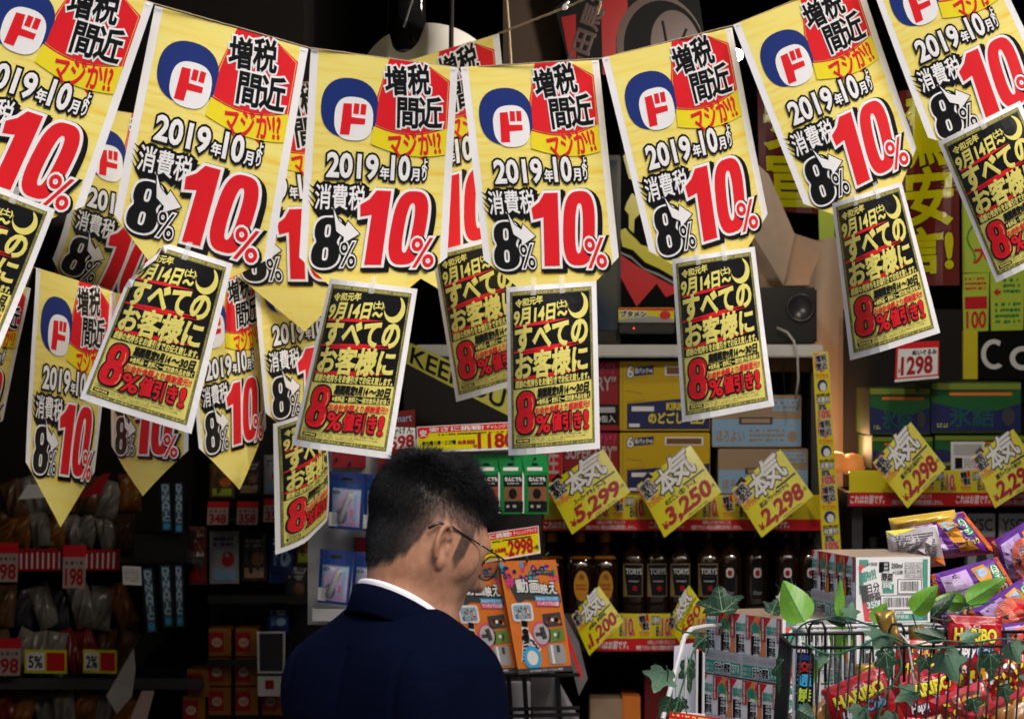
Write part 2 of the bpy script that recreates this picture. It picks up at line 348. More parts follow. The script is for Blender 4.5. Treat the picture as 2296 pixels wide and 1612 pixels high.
def flyer_design():
    d = D(257, 364); w, h = 257, 364; rnd = random.Random(3)
    b = lambda u, v: (u * w, v * h); bx = lambda u0, v0, u1, v1: (u0 * w, v0 * h, u1 * w, v1 * h)
    d.rect(0, 0, w, h, PAPER); d.rect(*bx(.04, .03, .945, .96), OLIVE, 1); d.rect(*bx(.066, .056, .918, .936), GOLD, 2)
    d.poly([b(.066, .056), b(.918, .056), b(.918, .58), b(.066, .612)], BLACK, 3)
    for k in range(4): d.text('驚安の殿堂', bx(.07 + k * .225, .036, .16 + k * .225, .052), GOLD, 2); d.text('ドンキホーテ', bx(.165 + k * .225, .036, .26 + k * .225, .052), GOLD, 2, bev=.2)
    for k in range(4): d.text('ドンキホーテ', bx(.07 + k * .225, .938, .25 + k * .225, .955), GOLD, 2, bev=.2, rot=180)
    for k in range(5):
        d.text('ドンキホーテ', (.042 * w - 13, (.14 + k * .17) * h - 2.5, .042 * w + 21, (.14 + k * .17) * h + 2.5), GOLD, 2, rot=-90); d.text('ドンキホーテ', (.926 * w - 17, (.14 + k * .17) * h - 2.5, .926 * w + 17, (.14 + k * .17) * h + 2.5), GOLD, 2, rot=90)
    d.text('令和元年', bx(.10, .072, .40, .118), GOLD, 5, bev=.7, rot=-5, shear=.12)
    st = lambda x0, v0, x1, v1, wd: d.shape([[b(x0, v0), b((x0 + x1) / 2, (v0 + v1) / 2 - .006), b(x1, v1), b((x0 + x1) / 2, (v0 + v1) / 2 + wd), b(x0 - .01, v0 + wd)]], RED, 4)
    st(.10, .232, .70, .21, .014); st(.08, .385, .88, .345, .012); st(.14, .40, .86, .362, .008); st(.08, .545, .88, .512, .016)
    d.text('9月14日', bx(.085, .128, .545, .222), GOLD, 5, bev=1.5, rot=-5, shear=.2); d.text('(土)', bx(.555, .10, .665, .148), GOLD, 5, bev=.8, rot=-5); d.text('〜', bx(.565, .165, .665, .19), GOLD, 5, bev=1.6, rot=-6)
    cx, cy = b(.79, .135); r = 29
    d.shape([[(cx + r * math.cos(R(a)), cy + r * math.sin(R(a))) for a in range(-70, 200, 10)] + [(cx - 7 + r * .82 * math.cos(R(a)), cy - 7 + r * .82 * math.sin(R(a))) for a in range(170, -50, -10)]], GOLD, 5)
    d.text('すべての', bx(.10, .225, .885, .375), GOLD, 6, bev=2.5, rot=-3.5, shear=.12); d.text('お客様に', bx(.09, .385, .88, .54), GOLD, 6, bev=2.1, rot=-3, shear=.12)
    d.text('感謝の気持ちをお値引きでお伝え致します。', bx(.085, .548, .895, .592), GOLD, 5, bev=.55, rot=-2.5, shear=.15)
    d.text('期間限定9月14', bx(.325, .607, .665, .66), BLACK, 5, bev=1.0, rot=-3, shear=.2); d.text('〜30日', bx(.68, .60, .895, .65), BLACK, 5, bev=1.0, rot=-3, shear=.2)
    d.poly([b(.30, .675), b(.905, .65), b(.905, .69), b(.30, .715)], BLACK, 4); d.text('※食料品・飲料と一部対象外品を除く', bx(.32, .668, .895, .70), GOLD, 5, bev=.4, rot=-2.5, shear=.1)
    d.text('お会計金額より感謝還元!!', bx(.30, .712, .90, .755), RED, 5, bev=.45, rot=-3, shear=.15)
    g = g_eight(*bx(.095, .63, .295, .872), sh=.05, hole=.27); d.shape(g, BLACK, 5, 5); d.shape(g, RED, 7, .8)
    d.line([b(.262, .665), b(.276, .70), b(.266, .735)], 1.3, GOLD, 9); d.line([b(.28, .79), b(.285, .82), b(.262, .853)], 1.3, GOLD, 9)
    d.text('%', bx(.315, .775, .455, .875), [(BLACK, 5), (RED, 1.5)], 6); d.text('値引き', bx(.475, .765, .80, .87), [(BLACK, 4.2), (RED, 1.3)], 6); d.text('!', bx(.835, .765, .87, .87), [(BLACK, 4.2), (RED, 2.4)], 6)
    d.text('お会計金額より8%お値引きさせていただきます', bx(.085, .878, .42, .887), BLACK, 3); d.text('実施期間中の割引は営業時間により異なる場合があります。詳しくは店頭でご確認ください', bx(.085, .890, .88, .899), BLACK, 3)
    d.rect(*bx(.085, .906, .235, .929), BLACK, 3); d.text('対象外商品', bx(.1, .911, .22, .924), GOLD, 4, bev=.25)
    d.text('食料品、飲料、お酒類、タバコ、POSAカード、金券、自治体指定ゴミ袋、サービス手数料、', bx(.25, .906, .85, .915), BLACK, 3); d.text('カウンセリング化粧品、CD、書籍は対象外とさせて頂きます。', bx(.25, .919, .62, .928), BLACK, 3)
    return d
BD = banner_design().fin(12, 22); FD = flyer_design().fin(10, 16)
TAPE = mat('clear_tape', (.88, .88, .88), .10, .7, var=.02, alpha=.34); STAPLE = mat('staple_metal', (.5, .5, .5), .35, .5, 1)
TWINE = mat('twine', (.36, .27, .17), .9, var=.4, scale=200, bump=.5)
def banner(c, Y, dY, label, group, seed, amp=.013, curl=0):
    rnd = random.Random(seed); cr, cv = rnd.uniform(-.02, .02), rnd.uniform(.3, .7); a1, a2, ph = rnd.uniform(.5, 1) * amp, rnd.uniform(-1, 1) * amp * .6, rnd.uniform(0, 6)
    bl = lambda u, v: a1 * np.sin(np.pi * u) * (.3 + .9 * v) + a2 * np.sin(2.5 * v + ph) * (.4 + u) - curl * np.maximum(0, v - .35) ** 2 + cr * np.sqrt((v - cv + .12 * u) ** 2 + .004) + .0008 * np.sin(11 * u + 6 * v + ph) * np.sin(7 * v)
    fn = pxquad(*c, Y, dY, bl)
    o = tag(put('tax_banner', BD, fn), label, 'banner', group)
    for u in (.03, .97):
        p = [fn(np.array([u + k * .014]), np.array([.012]), np.array([.0012 if k in (-1, 1) else .002]))[0] for k in (-1, -.8, .8, 1)]
        MB().tube(p, .0006, 4).build('staple', STAPLE, o)
    return o
FRONT = 'yellow banners strung in the front row'
FB = [
 (((-10, -112), (345, 9), (190, 462), (-165, 343)), 7.35, 'leftmost front banner of the tax price string, cut off by the picture edge'),
 (((347, 13), (691, 110), (611, 577), (255, 481)), 7.4, 'steeply tilted front banner with the folded-corner flyer taped below it'),
 (((697, 110), (1026, 153), (1003, 577), (671, 577)), 7.45, 'front yellow banner sloping down to the right, above the flyer over the man'),
 (((1033, 151), (1343, 135), (1388, 577), (1085, 583)), 7.45, 'lowest hanging front banner in the middle of the string, nearly level top'),
 (((1350, 131), (1642, 62), (1723, 480), (1456, 563)), 7.42, 'front yellow banner just right of the middle, in front of the cardboard flaps'),
 (((1644, 57), (1927, -53), (2053, 333), (1801, 457)), 7.4, 'second banner from the right end, tilted left, flyer with plush price tag under it'),
 (((1937, -70), (2180, -185), (2355, 185), (2080, 309)), 7.38, 'rightmost front banner, top and right side out of the picture'),
]
for i, (c, Y, lb) in enumerate(FB): banner(c, Y, (0, .02, .05, .03), lb, FRONT, i)
BG = 'yellow banners hanging behind the front row'
BB = [
 (((160, 235), (395, 270), (400, 690), (165, 590)), 8.0, (-.05, .12, .15, 0), 'curled back banner between the two leftmost front banners', .25),
 (((467, 205), (767, 178), (815, 610), (520, 610)), 8.05, (0, 0, .03, .03), 'back banner seen between the tilted banner and the next one', 0),
 (((832, 163), (1119, 77), (1160, 497), (872, 583)), 8.1, (0, 0, 0, 0), 'back banner whose top corner rises above the row before a white shirt', 0),
 (((-105, 590), (60, 645), (0, 940), (-165, 885)), 7.9, (-.1, .1, .1, -.1), 'back banner at the far left edge behind the cut-off flyer', 0),
 (((75, 600), (246, 655), (213, 1058), (56, 1035)), 8.0, (-.1, .13, .13, -.1), 'narrow angled banner low at left with its point above the dark shelves', 0),
 (((250, 655), (425, 690), (416, 1010), (247, 1000)), 8.0, (.1, -.12, -.12, .1), 'low banner mostly hidden behind the folded-corner flyer', 0),
 (((415, 640), (585, 600), (591, 960), (441, 1005)), 8.05, (-.1, .13, .13, -.1), 'low banner showing its red 10 beside the folded-corner flyer', 0),
 (((563, 560), (765, 525), (785, 885), (594, 925)), 8.1, (0, .1, .1, 0), 'low banner half behind the flyer that hangs over the man', 0),
]
for i, (c, Y, dY, lb, cu) in enumerate(BB): banner(c, Y, dY, lb, BG, 20 + i, .012, cu)
def flyer(c, Y, label, group, seed, k1=.03, k2=.02, fold=0, tape=True, dY=(0, 0, 0, 0)):
    """k1: left edge curls back, k2: wave down the sheet, fold: top left corner turned over"""
    rnd = random.Random(seed); ph = rnd.uniform(0, 6)
    bl = lambda u, v: -k1 * np.maximum(0, .4 - u) ** 2 * 9 * (.5 + v) - .05 * np.maximum(0, u + v - 1.45) ** 2 * (1 if seed % 2 else -.6) + k2 * np.sin(np.pi * v + ph * .2) * np.sin(np.pi * np.clip(u, 0, 1)) + .004 * np.sin(5 * v + ph) * u
    base = pxquad(*c, Y, dY, bl)
    def fn(u, v, z):
        if fold:
            s = u * 257 + v * 364 * .62; f = fold - s; t = f > 0     # distance past the fold line, in mm
            un = np.where(t, f, 0); u2 = u + un * 1.72 / 257 * .55; v2 = v + un * 1.1 / 364 * .55
            P = base(u2, v2, np.where(t, -z * 0 + .006 + un * .00012 - z, z)); return P
        return base(u, v, z)
    o = tag(put('flyer', FD, fn), label, 'flyer', group)
    if tape:
        for u in ((.3, .62) if rnd.random() > .4 else (.5,)):
            p = base(np.array([u - .03, u + .03, u + .03, u - .03]), np.array([-.045, -.05, .06, .06]), np.full(4, .0065))
            MB().add(p, [(0, 1, 2, 3)]).build('tape', TAPE, o)
    return o
FLG = 'black and gold discount flyers hung below the banners'
FL = [
 (((-105, 382), (124, 470), (-12, 815), (-245, 720)), 7.33, 'discount flyer cut off by the left picture edge', .02, .02, 0),
 (((322, 530), (522, 592), (428, 973), (170, 894)), 7.35, 'flyer with its top left corner folded over, under the tilted banner', .03, .03, 62),
 (((738, 624), (936, 648), (876, 1029), (647, 1000)), 7.4, 'flyer hanging right over the back of the man\'s head', .05, .02, 0),
 (((1135, 644), (1337, 630), (1346, 1006), (1140, 1023)), 7.4, 'flyer hanging in the middle, beside the man\'s hair and over red cases', .03, .02, 0),
 (((1508, 581), (1692, 553), (1735, 910), (1533, 948)), 7.37, 'flyer in front of the black speaker and the yellow cases', .03, .02, 0),
 (((1869, 455), (2021, 408), (2110, 746), (1917, 808)), 7.35, 'flyer hanging just above the white 1298 price tag', .05, .02, 0),
 (((2105, 318), (2288, 226), (2420, 545), (2240, 633)), 7.33, 'rightmost flyer cut off by the right picture edge', .02, .02, 0),
]
for i, (c, Y, lb, k1, k2, fo) in enumerate(FL): flyer(c, Y, lb, FLG, 40 + i, k1, k2, fo)
flyer(((968, 566), (1150, 520), (1218, 845), (1022, 902)), 7.95, 'shaded flyer hanging behind, between the two middle flyers', FLG, 60, tape=False)
flyer(((630, 948), (735, 900), (742, 1166), (670, 1238)), 8.0, 'narrow turned flyer low beside the blue packets', FLG, 61, tape=False, dY=(-.08, .1, .1, -.08))
# strings
def rope(pts, r, label, knot=None, name='rope'):
    P = [at(*p) for p in pts]; Q = []
    for a, b in zip(P[:-1], P[1:]):
        n = max(2, int((b - a).length / .012)); Q += [a.lerp(b, i / n) for i in range(n)]
    Q.append(P[-1]); rn = random.Random(len(Q)); Q = [q + Vector((0, 0, rn.uniform(-1, 1) * r * .25)) for q in Q]
    o = tag(MB().tube(Q, [r * rn.uniform(.85, 1.15) for _ in Q], 6).build(name, TWINE, loc=P[0], smooth=True), label, 'string')
    return o
rope([(-330, -260, 7.72), (-60, -130, 7.34), (346, 9, 7.4), (694, 108, 7.43), (1030, 153, 7.46), (1346, 132, 7.45), (1643, 58, 7.42), (1932, -60, 7.4), (2180, -190, 7.4), (2900, -420, 7.74)], .0016, 'thin twine along the tops of the front banners')
rope([(-240, 200, 7.9), (160, 235, 7.95), (395, 270, 8.12), (467, 205, 8.05), (767, 178, 8.05), (832, 163, 8.1), (1119, 77, 8.1)], .0016, 'thin twine along the tops of the back banners')
rope([(-260, 500, 7.88), (-105, 590, 7.8), (60, 645, 8.0), (75, 600, 7.9), (246, 655, 8.13), (425, 690, 7.88), (415, 640, 7.95), (585, 600, 8.18), (765, 525, 8.2), (950, 380, 8.6)], .0016, 'thin twine holding the low banners at the left')
k = rope([(1118, 76, 8.1), (1267, 18, 8.0), (1322, -6, 7.95)], .0028, 'brown twine rising to a white knot above the middle banner')
MB().lathe([(.002, -.006), (.006, -.003), (.007, .002), (.002, .008)], at(1267, 17, 7.99), 8).tube([at(1262, 22, 7.99), at(1268, 12, 7.985), at(1275, 4, 7.99)], .003, 5).build('knot', WHITE, k)
rope([(1134, -10, 8.3), (1140, 60, 8.3), (1146, 155, 8.3)], .004, 'thick hanging cord beside the white shirt')
rope([(1345, -10, 8.0), (1346, 12, 8.0), (1338, 34, 8.0)], .003, 'frayed yellowish cord end at the top')
# ---------------------------------------------------------------- drinks shelf and what stands on and above it
SH = 9.9
WOODW = mat('white_board', (.62, .61, .58), .5, var=.2, scale=12); BOARD = mat('brown_board', (.16, .085, .05), .6, var=.3, scale=10)
STEEL = mat('dark_steel', (.05, .05, .055), .45, .4); BLK = mat('black_plastic', (.01, .01, .011), .35, .4, var=.2); KR = mat('kraft_board', (.64, .49, .37), .75, var=.12, scale=6, bump=.3)
def pbox(mb, x0, y0, x1, y1, Y0, Y1, bev=0):
    """solid whose front face covers photo rectangle x0,y0..x1,y1 at distance Y0, reaching back to Y1"""
    a = at(x0, y1, Y0); c = at(x1, y0, Y0); return mb.box((a.x, Y0, a.z), (c.x, Y1, c.z), bev=bev)
def solid(name, rects, m, label=None, cat=None, parent=None, bev=0, group=None):
    mb = MB()
    for r in rects: pbox(mb, *r, bev=bev)
    o = mb.build(name, m, parent)
    if label: tag(o, label, cat, group)
    return o
sh = empty('drinks_shelf', (at(1530, 1100, SH).x, SH + .2, 0.03)); tag(sh, 'tall dark drinks shelf with white top board behind the man', 'shelf')
solid('top_board', [(932, 773, 1846, 801, SH - .05, SH + .5)], WOODW, parent=sh, bev=.004)
for q in ((1110, 1190), (1376, 1460), (1700, 1740)): solid('board', [(1216, q[0], 1842, q[1], SH, SH + .45)], STEEL, parent=sh)
a, c = at(1200, 800, SH), at(1846, 800, SH)
MB().box((a.x, SH + .5, .03), (c.x, SH + .53, c.z - .03)).build('back_panel', DARK, sh)
MB().box((a.x, SH + .05, .03), (a.x + .03, SH + .45, a.z - .03)).box((c.x - .03, SH + .05, .03), (c.x, SH + .45, c.z - .03)).build('side_post', STEEL, sh)
s2 = empty('drinks_shelf', (at(2120, 1100, SH).x, SH + .2, .03)); tag(s2, 'dark drinks shelf at the right with green cases on it', 'shelf')
for q in ((1104, 1136), (1400, 1440)): solid('board', [(1900, q[0], 2420, q[1], SH, SH + .45)], STEEL, parent=s2)
a2, c2 = at(1930, 1104, SH), at(2420, 1104, SH)
MB().box((a2.x, SH + .5, .03), (c2.x, SH + .53, 1.9)).build('back_panel', DARK, s2)
MB().box((a2.x - .02, SH + .05, .03), (a2.x + .01, SH + .45, a2.z)).build('side_post', STEEL, s2)
# shelf-edge strips -----------------------------------------------------------
def strip_design(w, h, off):
    d = D(w, h); d.rect(0, 0, w, h, YEL); x = -off
    o = [(WHITE, 2.2), (BLACK, .9)]
    while x < w:
        for fn_ in (lambda x: (d.poly([(x + 10, 1), (x + 34, 2), (x + 38, h * .5), (x + 16, h * .62), (x + 8, h * .4)], RED, 1), d.text('増税', (x + 8, h * .08, x + 26, h * .36), o, 2, rot=-8), d.text('間近', (x + 18, h * .36, x + 36, h * .64), o, 2, rot=-8)),
                    lambda x: d.text('マジか!?', (x + 9, h * .68, x + 36, h * .92), ORANGE, 2, bev=.6, rot=-5),
                    lambda x: (d.text('消費税', (x + 44, h * .12, x + 66, h * .42), [(BLACK, 1.4), (WHITE, .3)], 2), d.text('8', (x + 56, h * .5, x + 64, h * .9), [(WHITE, 1.2), (BLACK, .6)], 2), d.text('%', (x + 65, h * .68, x + 71, h * .9), BLACK, 2)),
                    lambda x: (d.text('10', (x + 73, h * .2, x + 94, h * .88), [(BLACK, 2.6), (WHITE, 2.0), (RED, .9)], 2), d.text('%', (x + 92, h * .62, x + 100, h * .9), RED, 3, bev=.3))):
            if -2 < x and x + 102 < w: fn_(x)
        x += 104
    return d
def red_design(w, h):
    d = D(w, h); d.rect(0, 0, w, h, RED); x = 4
    while x + 110 < w:
        d.text('これはお酒です。', (x, h * .18, x + 96, h * .82), WHITE, 1, bev=.6, shear=.15)
        if x + 260 < w:
            d.text('20歳以上の年齢であることを', (x + 150, h * .08, x + 230, h * .42), WHITE, 1, bev=.15); d.text('確認できない場合は酒類を販売致しません。', (x + 118, h * .52, x + 262, h * .9), WHITE, 1, bev=.25)
        x += 300
    return d
def strip(name, des_fn, x0, y0, x1, y1, label, Y=SH - .012, *a):
    w = (x1 - x0) / FPX * Y * 1000; h = (y1 - y0) / FPX * Y * 1000
    return tag(put(name, des_fn(w, h, *a).fin(), pxquad((x0, y0), (x1, y0), (x1, y1), (x0, y1), Y)), label, 'strip')
strip('price_rail', strip_design, 1220, 1109, 1842, 1164, 'yellow tax strip on the upper shelf edge behind the slanted price cards', SH - .012, 20)
strip('notice_strip', red_design, 1217, 1164, 1842, 1189, 'red alcohol notice strip above the whisky bottles')
strip('price_rail', strip_design, 1310, 1375, 1842, 1431, 'yellow tax strip under the whisky bottles', SH - .012, 60)
strip('notice_strip', red_design, 1330, 1432, 1842, 1459, 'red alcohol notice strip at the bottom of the whisky shelf')
strip('price_rail', strip_design, 1904, 1054, 2420, 1104, 'yellow tax strip on the right shelf below the green cases', SH - .012, 4)
strip('notice_strip', red_design, 1904, 1105, 2420, 1134, 'red alcohol notice strip on the right shelf')
def vstrip():
    d = D(52, 560); d.rect(0, 0, 52, 560, YEL); o = [(WHITE, 2), (BLACK, .8)]
    for k in range(3):
        y = 4 + k * 184
        d.poly([(6, y), (44, y + 4), (46, y + 42), (26, y + 54), (4, y + 40)], RED, 1); d.text('増税', (8, y + 4, 44, y + 24), o, 2, rot=-8); d.text('間近', (10, y + 26, 46, y + 46), o, 2, rot=-8)
        d.text('マジか!?', (6, y + 56, 46, y + 70), ORANGE, 2, bev=.6); d.ell(26, y + 90, 16, 17, BLUE, 1); d.ell(28, y + 94, 10, 12, WHITE, 2)
        d.text('2019年10月', (5, y + 112, 47, y + 120), BLACK, 2, bev=.4); d.text('消費税', (6, y + 122, 46, y + 138), [(BLACK, 1.6), (WHITE, .4)], 2); d.text('8%', (10, y + 142, 34, y + 158), [(WHITE, 1.4), (BLACK, .8)], 2); d.text('10%', (10, y + 160, 46, y + 180), [(BLACK, 2.4), (WHITE, 1.8), (RED, .9)], 2)
    return d
tag(put('vertical_strip', vstrip().fin(), pxquad((1822, 790), (1857, 788), (1886, 1236), (1844, 1238), SH - .08)), 'long narrow yellow tax strip standing upright at the end of the shelf', 'strip')
# drinks cases ---------------------------------------------------------------
def case(name, px, Y, dep, base, des, label, group=None, cat='case'):
    """carton: body with its printed front as a second part"""
    x0, y0, x1, y1 = px; o = solid(name, [(x0, y0, x1, y1, Y, Y + dep)], base, label, cat, bev=.003, group=group)
    w, h = (x1 - x0) / FPX * Y * 1000, (y1 - y0) / FPX * Y * 1000
    put('printed_front', des(w, h).fin(), pxquad((x0 + 1, y0 + 1), (x1 - 1, y0 + 1), (x1 - 1, y1 - 1), (x0 + 1, y1 - 1), Y - .0015), o); return o
CY = mat('yellow_carton', (.60, .40, .005), .5, var=.06); CR = mat('red_carton', (.30, .012, .02), .5); CG = mat('green_carton', (.03, .06, .012), .55); CK = mat('tan_carton', (.36, .25, .16), .7)
def d_yel(w, h):
    d = D(w, h); d.rect(0, 0, w, h, CY); d.line([(w * .03, 0), (w * .03, h)], 1, BROWN, 1); d.line([(w * .06, h * .42), (w * .24, h * .46), (w * .28, h * .56), (w * .06, h * .60)], 1.4, BROWN, 1)
    d.poly([(w * .08, h * .61), (w, h * .5), (w, h * .98), (w * .08, h * .98)], NAVY, 2); d.rect(w * .13, h * .65, w * .38, h * .72, PAPER, 3)
    d.text('6', (w * .08, h * .06, w * .15, h * .23), [(NAVY, 3), (WHITE, 1.2)], 3); d.poly([(w * .16, h * .08), (w * .38, h * .05), (w * .37, h * .18), (w * .16, h * .21)], NAVY, 2); d.text('缶パック×4', (w * .17, h * .09, w * .36, h * .17), WHITE, 3, bev=.5)
    d.rect(w * .5, h * .06, w * .93, h * .2, WHITE, 2); d.rect(w * .52, h * .085, w * .91, h * .18, BROWN, 3)
    d.text('KIRIN', (w * .52, h * .60, w * .72, h * .70), YEL, 4, bev=.9); d.text('のどごし〈生〉', (w * .32, h * .74, w * .95, h * .9), YEL, 4, bev=1.2); d.rect(w * .1, h * .9, w * .22, h * .95, PAPER, 4); return d
def d_red(w, h):
    d = D(w, h); d.rect(0, 0, w, h, CR); d.text('1F593', (w * .62, h * .03, w * .95, h * .12), PINK, 1); d.text('ビール', (w * .75, h * .13, w * .95, h * .18), PINK, 1); d.text('SUPER DRY”', (w * .05, h * .22, w * .96, h * .42), SILVER, 1, bev=.6)
    d.rect(0, h * .62, w, h * .92, BLACK, 1); d.rect(w * .7, h * .66, w * .95, h * .74, SILVER, 2); d.text('24缶入', (w * .66, h * .78, w * .95, h * .88), WHITE, 2, bev=.3); return d
def d_asahi(w, h):
    d = D(w, h); d.rect(0, 0, w, h, SILVER); d.rect(w * .45, 0, w, h, RED, 1); d.text('Asahi', (w * .06, h * .1, w * .42, h * .3), BLACK, 2, bev=1); d.scrib((w * .06, h * .36, w * .4, h * .6), 4, DGREY, 1); d.text('生', (w * .55, h * .15, w * .9, h * .6), SILVER, 2, bev=1); return d
def d_tan(w, h):
    d = D(w, h); d.rect(0, 0, w, h, CK); d.rect(0, h * .46, w, h * .98, SKYB, 1); d.rect(w * .3, h * .42, w * .68, h * .56, DGREY, 2); d.rect(w * .33, h * .45, w * .65, h * .53, KRAFT, 3)
    d.text('ほろよい', (w * .05, h * .68, w * .36, h * .9), CK, 2, bev=1); d.scrib((w * .42, h * .64, w * .82, h * .92), 3, CK, 2); d.ell(w * .9, h * .8, w * .05, h * .11, CK, 2); d.rect(w * .68, h * .06, w * .98, h * .3, SKYB, 1); d.scrib((w * .7, h * .1, w * .96, h * .28), 2, CK, 2); return d
def d_grn(w, h):
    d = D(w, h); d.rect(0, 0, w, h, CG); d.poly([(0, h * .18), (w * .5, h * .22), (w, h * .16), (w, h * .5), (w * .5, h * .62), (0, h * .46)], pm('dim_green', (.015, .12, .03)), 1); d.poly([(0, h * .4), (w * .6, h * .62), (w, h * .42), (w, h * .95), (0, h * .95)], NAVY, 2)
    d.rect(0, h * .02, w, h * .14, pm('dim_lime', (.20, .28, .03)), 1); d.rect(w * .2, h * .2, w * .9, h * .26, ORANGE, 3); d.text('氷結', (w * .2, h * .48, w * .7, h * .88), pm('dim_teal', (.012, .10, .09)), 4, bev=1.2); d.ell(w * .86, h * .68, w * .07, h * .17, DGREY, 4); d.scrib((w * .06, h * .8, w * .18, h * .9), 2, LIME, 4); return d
YG, RG = 'yellow beer cases', 'red beer cases'
case('beer_case', (1389, 810, 1592, 966), SH + .02, .4, CY, d_yel, 'upper yellow beer case under the white board', YG); case('beer_case', (1389, 970, 1592, 1108), SH + .02, .4, CY, d_yel, 'lower yellow beer case behind the 3,250 card', YG)
case('beer_case', (1225, 810, 1388, 966), SH + .03, .4, CR, d_red, 'upper red beer case mostly behind the middle flyer', RG); case('beer_case', (1262, 970, 1388, 1108), SH + .03, .4, CR, d_red, 'lower red beer case behind the 5,299 card', RG)
case('beer_case', (1190, 990, 1261, 1108), SH + .03, .4, mat('silver_carton', (.4, .4, .4), .4), d_asahi, 'silver and red beer case beside the green packets')
case('drink_case', (1596, 886, 1797, 1003), SH + .04, .4, CK, d_tan, 'upper tan and blue drink case right of the yellow ones', 'tan drink cases'); case('drink_case', (1610, 1006, 1812, 1108), SH + .02, .4, CK, d_tan, 'lower tan and blue drink case behind the 2,298 card', 'tan drink cases')
GG = 'green drink cases'
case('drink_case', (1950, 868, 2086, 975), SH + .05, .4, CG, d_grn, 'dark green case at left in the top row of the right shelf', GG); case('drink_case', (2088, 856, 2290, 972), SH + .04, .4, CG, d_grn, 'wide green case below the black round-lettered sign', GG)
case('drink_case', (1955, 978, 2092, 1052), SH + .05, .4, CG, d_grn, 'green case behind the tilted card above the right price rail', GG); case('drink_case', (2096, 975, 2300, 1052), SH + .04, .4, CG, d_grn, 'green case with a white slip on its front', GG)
tag(put('paper_slip', (lambda d: (d.rect(0, 0, 100, 85, PAPER), d.rect(8, 8, 92, 40, SILVER, 1), d.rect(12, 48, 34, 80, BLACK, 1), d.scrib((40, 50, 92, 80), 4, GREY, 1), d.fin())[-1])(D(100, 85)), pxquad((2132, 990), (2208, 990), (2208, 1054), (2132, 1054), SH + .035)), 'white printed slip stuck on a green case', 'slip')
# slanted price cards ---------------------------------------------------------
CARDY = pm('card_yellow', (.72, .66, .005), .25, .5)
def card_design(name, price, sub='増税'):
    d = D(165, 140); d.rect(0, 0, 165, 140, CARDY); o = [(BLACK, 4.6), (WHITE, 1.8)]
    d.text('本', (42, 6, 92, 64), o, 3, rot=-6, shear=.1); d.text('気', (84, -6, 146, 60), o, 3, rot=-4, shear=.1)
    d.poly([(-4, 6), (36, 2), (40, 40), (20, 50), (2, 42)], RED, 1); d.text('増税', (2, 6, 34, 24), [(WHITE, 2.4), (BLACK, 1)], 2, rot=-6); d.text('間近', (6, 25, 40, 43), [(WHITE, 2.4), (BLACK, 1)], 2, rot=-6); d.text('マジか!?', (2, 50, 40, 64), ORANGE, 2, bev=.8)
    d.poly([(14, -3), (40, -10), (46, 8), (20, 6)], BLACK, 1)
    d.text(name, (40, 72, 128, 84), BLACK, 2, bev=.6); d.rect(98, 66, 160, 71, BLACK, 2)
    d.text('¥', (10, 112, 22, 128), DRED, 2, bev=1); d.text(price, (26, 90, 150, 132), DRED, 2, bev=2.3, shear=.15); d.text('+税', (150, 108, 162, 118), BLACK, 2); d.text('(税込価格)', (70, 133, 130, 138), BLACK, 2)
    return d.fin(8, 8)
CG_ = 'slanted yellow price cards'
for c, nm, pr, lb, Y in (
    (((1224, 1088), (1353, 1007), (1413, 1102), (1283, 1199)), 'スーパードライ ケース', '5,299', 'slanted yellow card priced 5,299 below the middle flyer', 9.78),
    (((1428, 1088), (1548, 998), (1618, 1102), (1490, 1206)), 'のどごし〈生〉ケース', '3,250', 'slanted yellow card priced 3,250 in front of a yellow case', 9.78),
    (((1640, 1098), (1750, 1007), (1824, 1110), (1708, 1206)), 'ほろよい アソートパック ケース', '2,298', 'slanted yellow card priced 2,298 in front of the tan cases, with a glare spot', 9.78),
    (((1957, 1037), (2042, 946), (2121, 1047), (2035, 1140)), '氷結 シチリア産レモン 6缶パックケース', '2,298', 'slanted yellow card priced 2,298 in front of the green cases', 9.75),
    (((2178, 1024), (2272, 962), (2345, 1066), (2231, 1140)), '氷結 グレープフルーツ 6缶パック', '2,298', 'slanted yellow card at the right picture edge', 9.75),
    (((1281, 1380), (1343, 1313), (1398, 1392), (1322, 1470)), '角瓶', '1,200', 'slanted yellow card priced 1,200 below the orange bottle labels', 9.74),
    (((1497, 1398), (1545, 1311), (1580, 1362), (1530, 1448)), 'トリス クラシック', '680', 'narrow turned price card next to the ivy leaf', 9.74),
    (((1722, 1378), (1757, 1318), (1800, 1380), (1760, 1450)), 'クリア', '780', 'price card half hidden by the bright leaf', 9.74)):
    o = tag(put('price_card', card_design(nm, pr), pxquad(*c, Y, (.02, .03, -.01, -.02), lambda u, v: .006 * np.sin(3 * u + v))), lb, 'price card', CG_)
    m = (at(*c[0], Y) + at(*c[2], Y)) / 2; MB().tube([m + Vector((0, .02, .03)), m + Vector((0, .07, .0)), m + Vector((0, .13, -.03))], .003, 5).build('clip', STEEL, o)
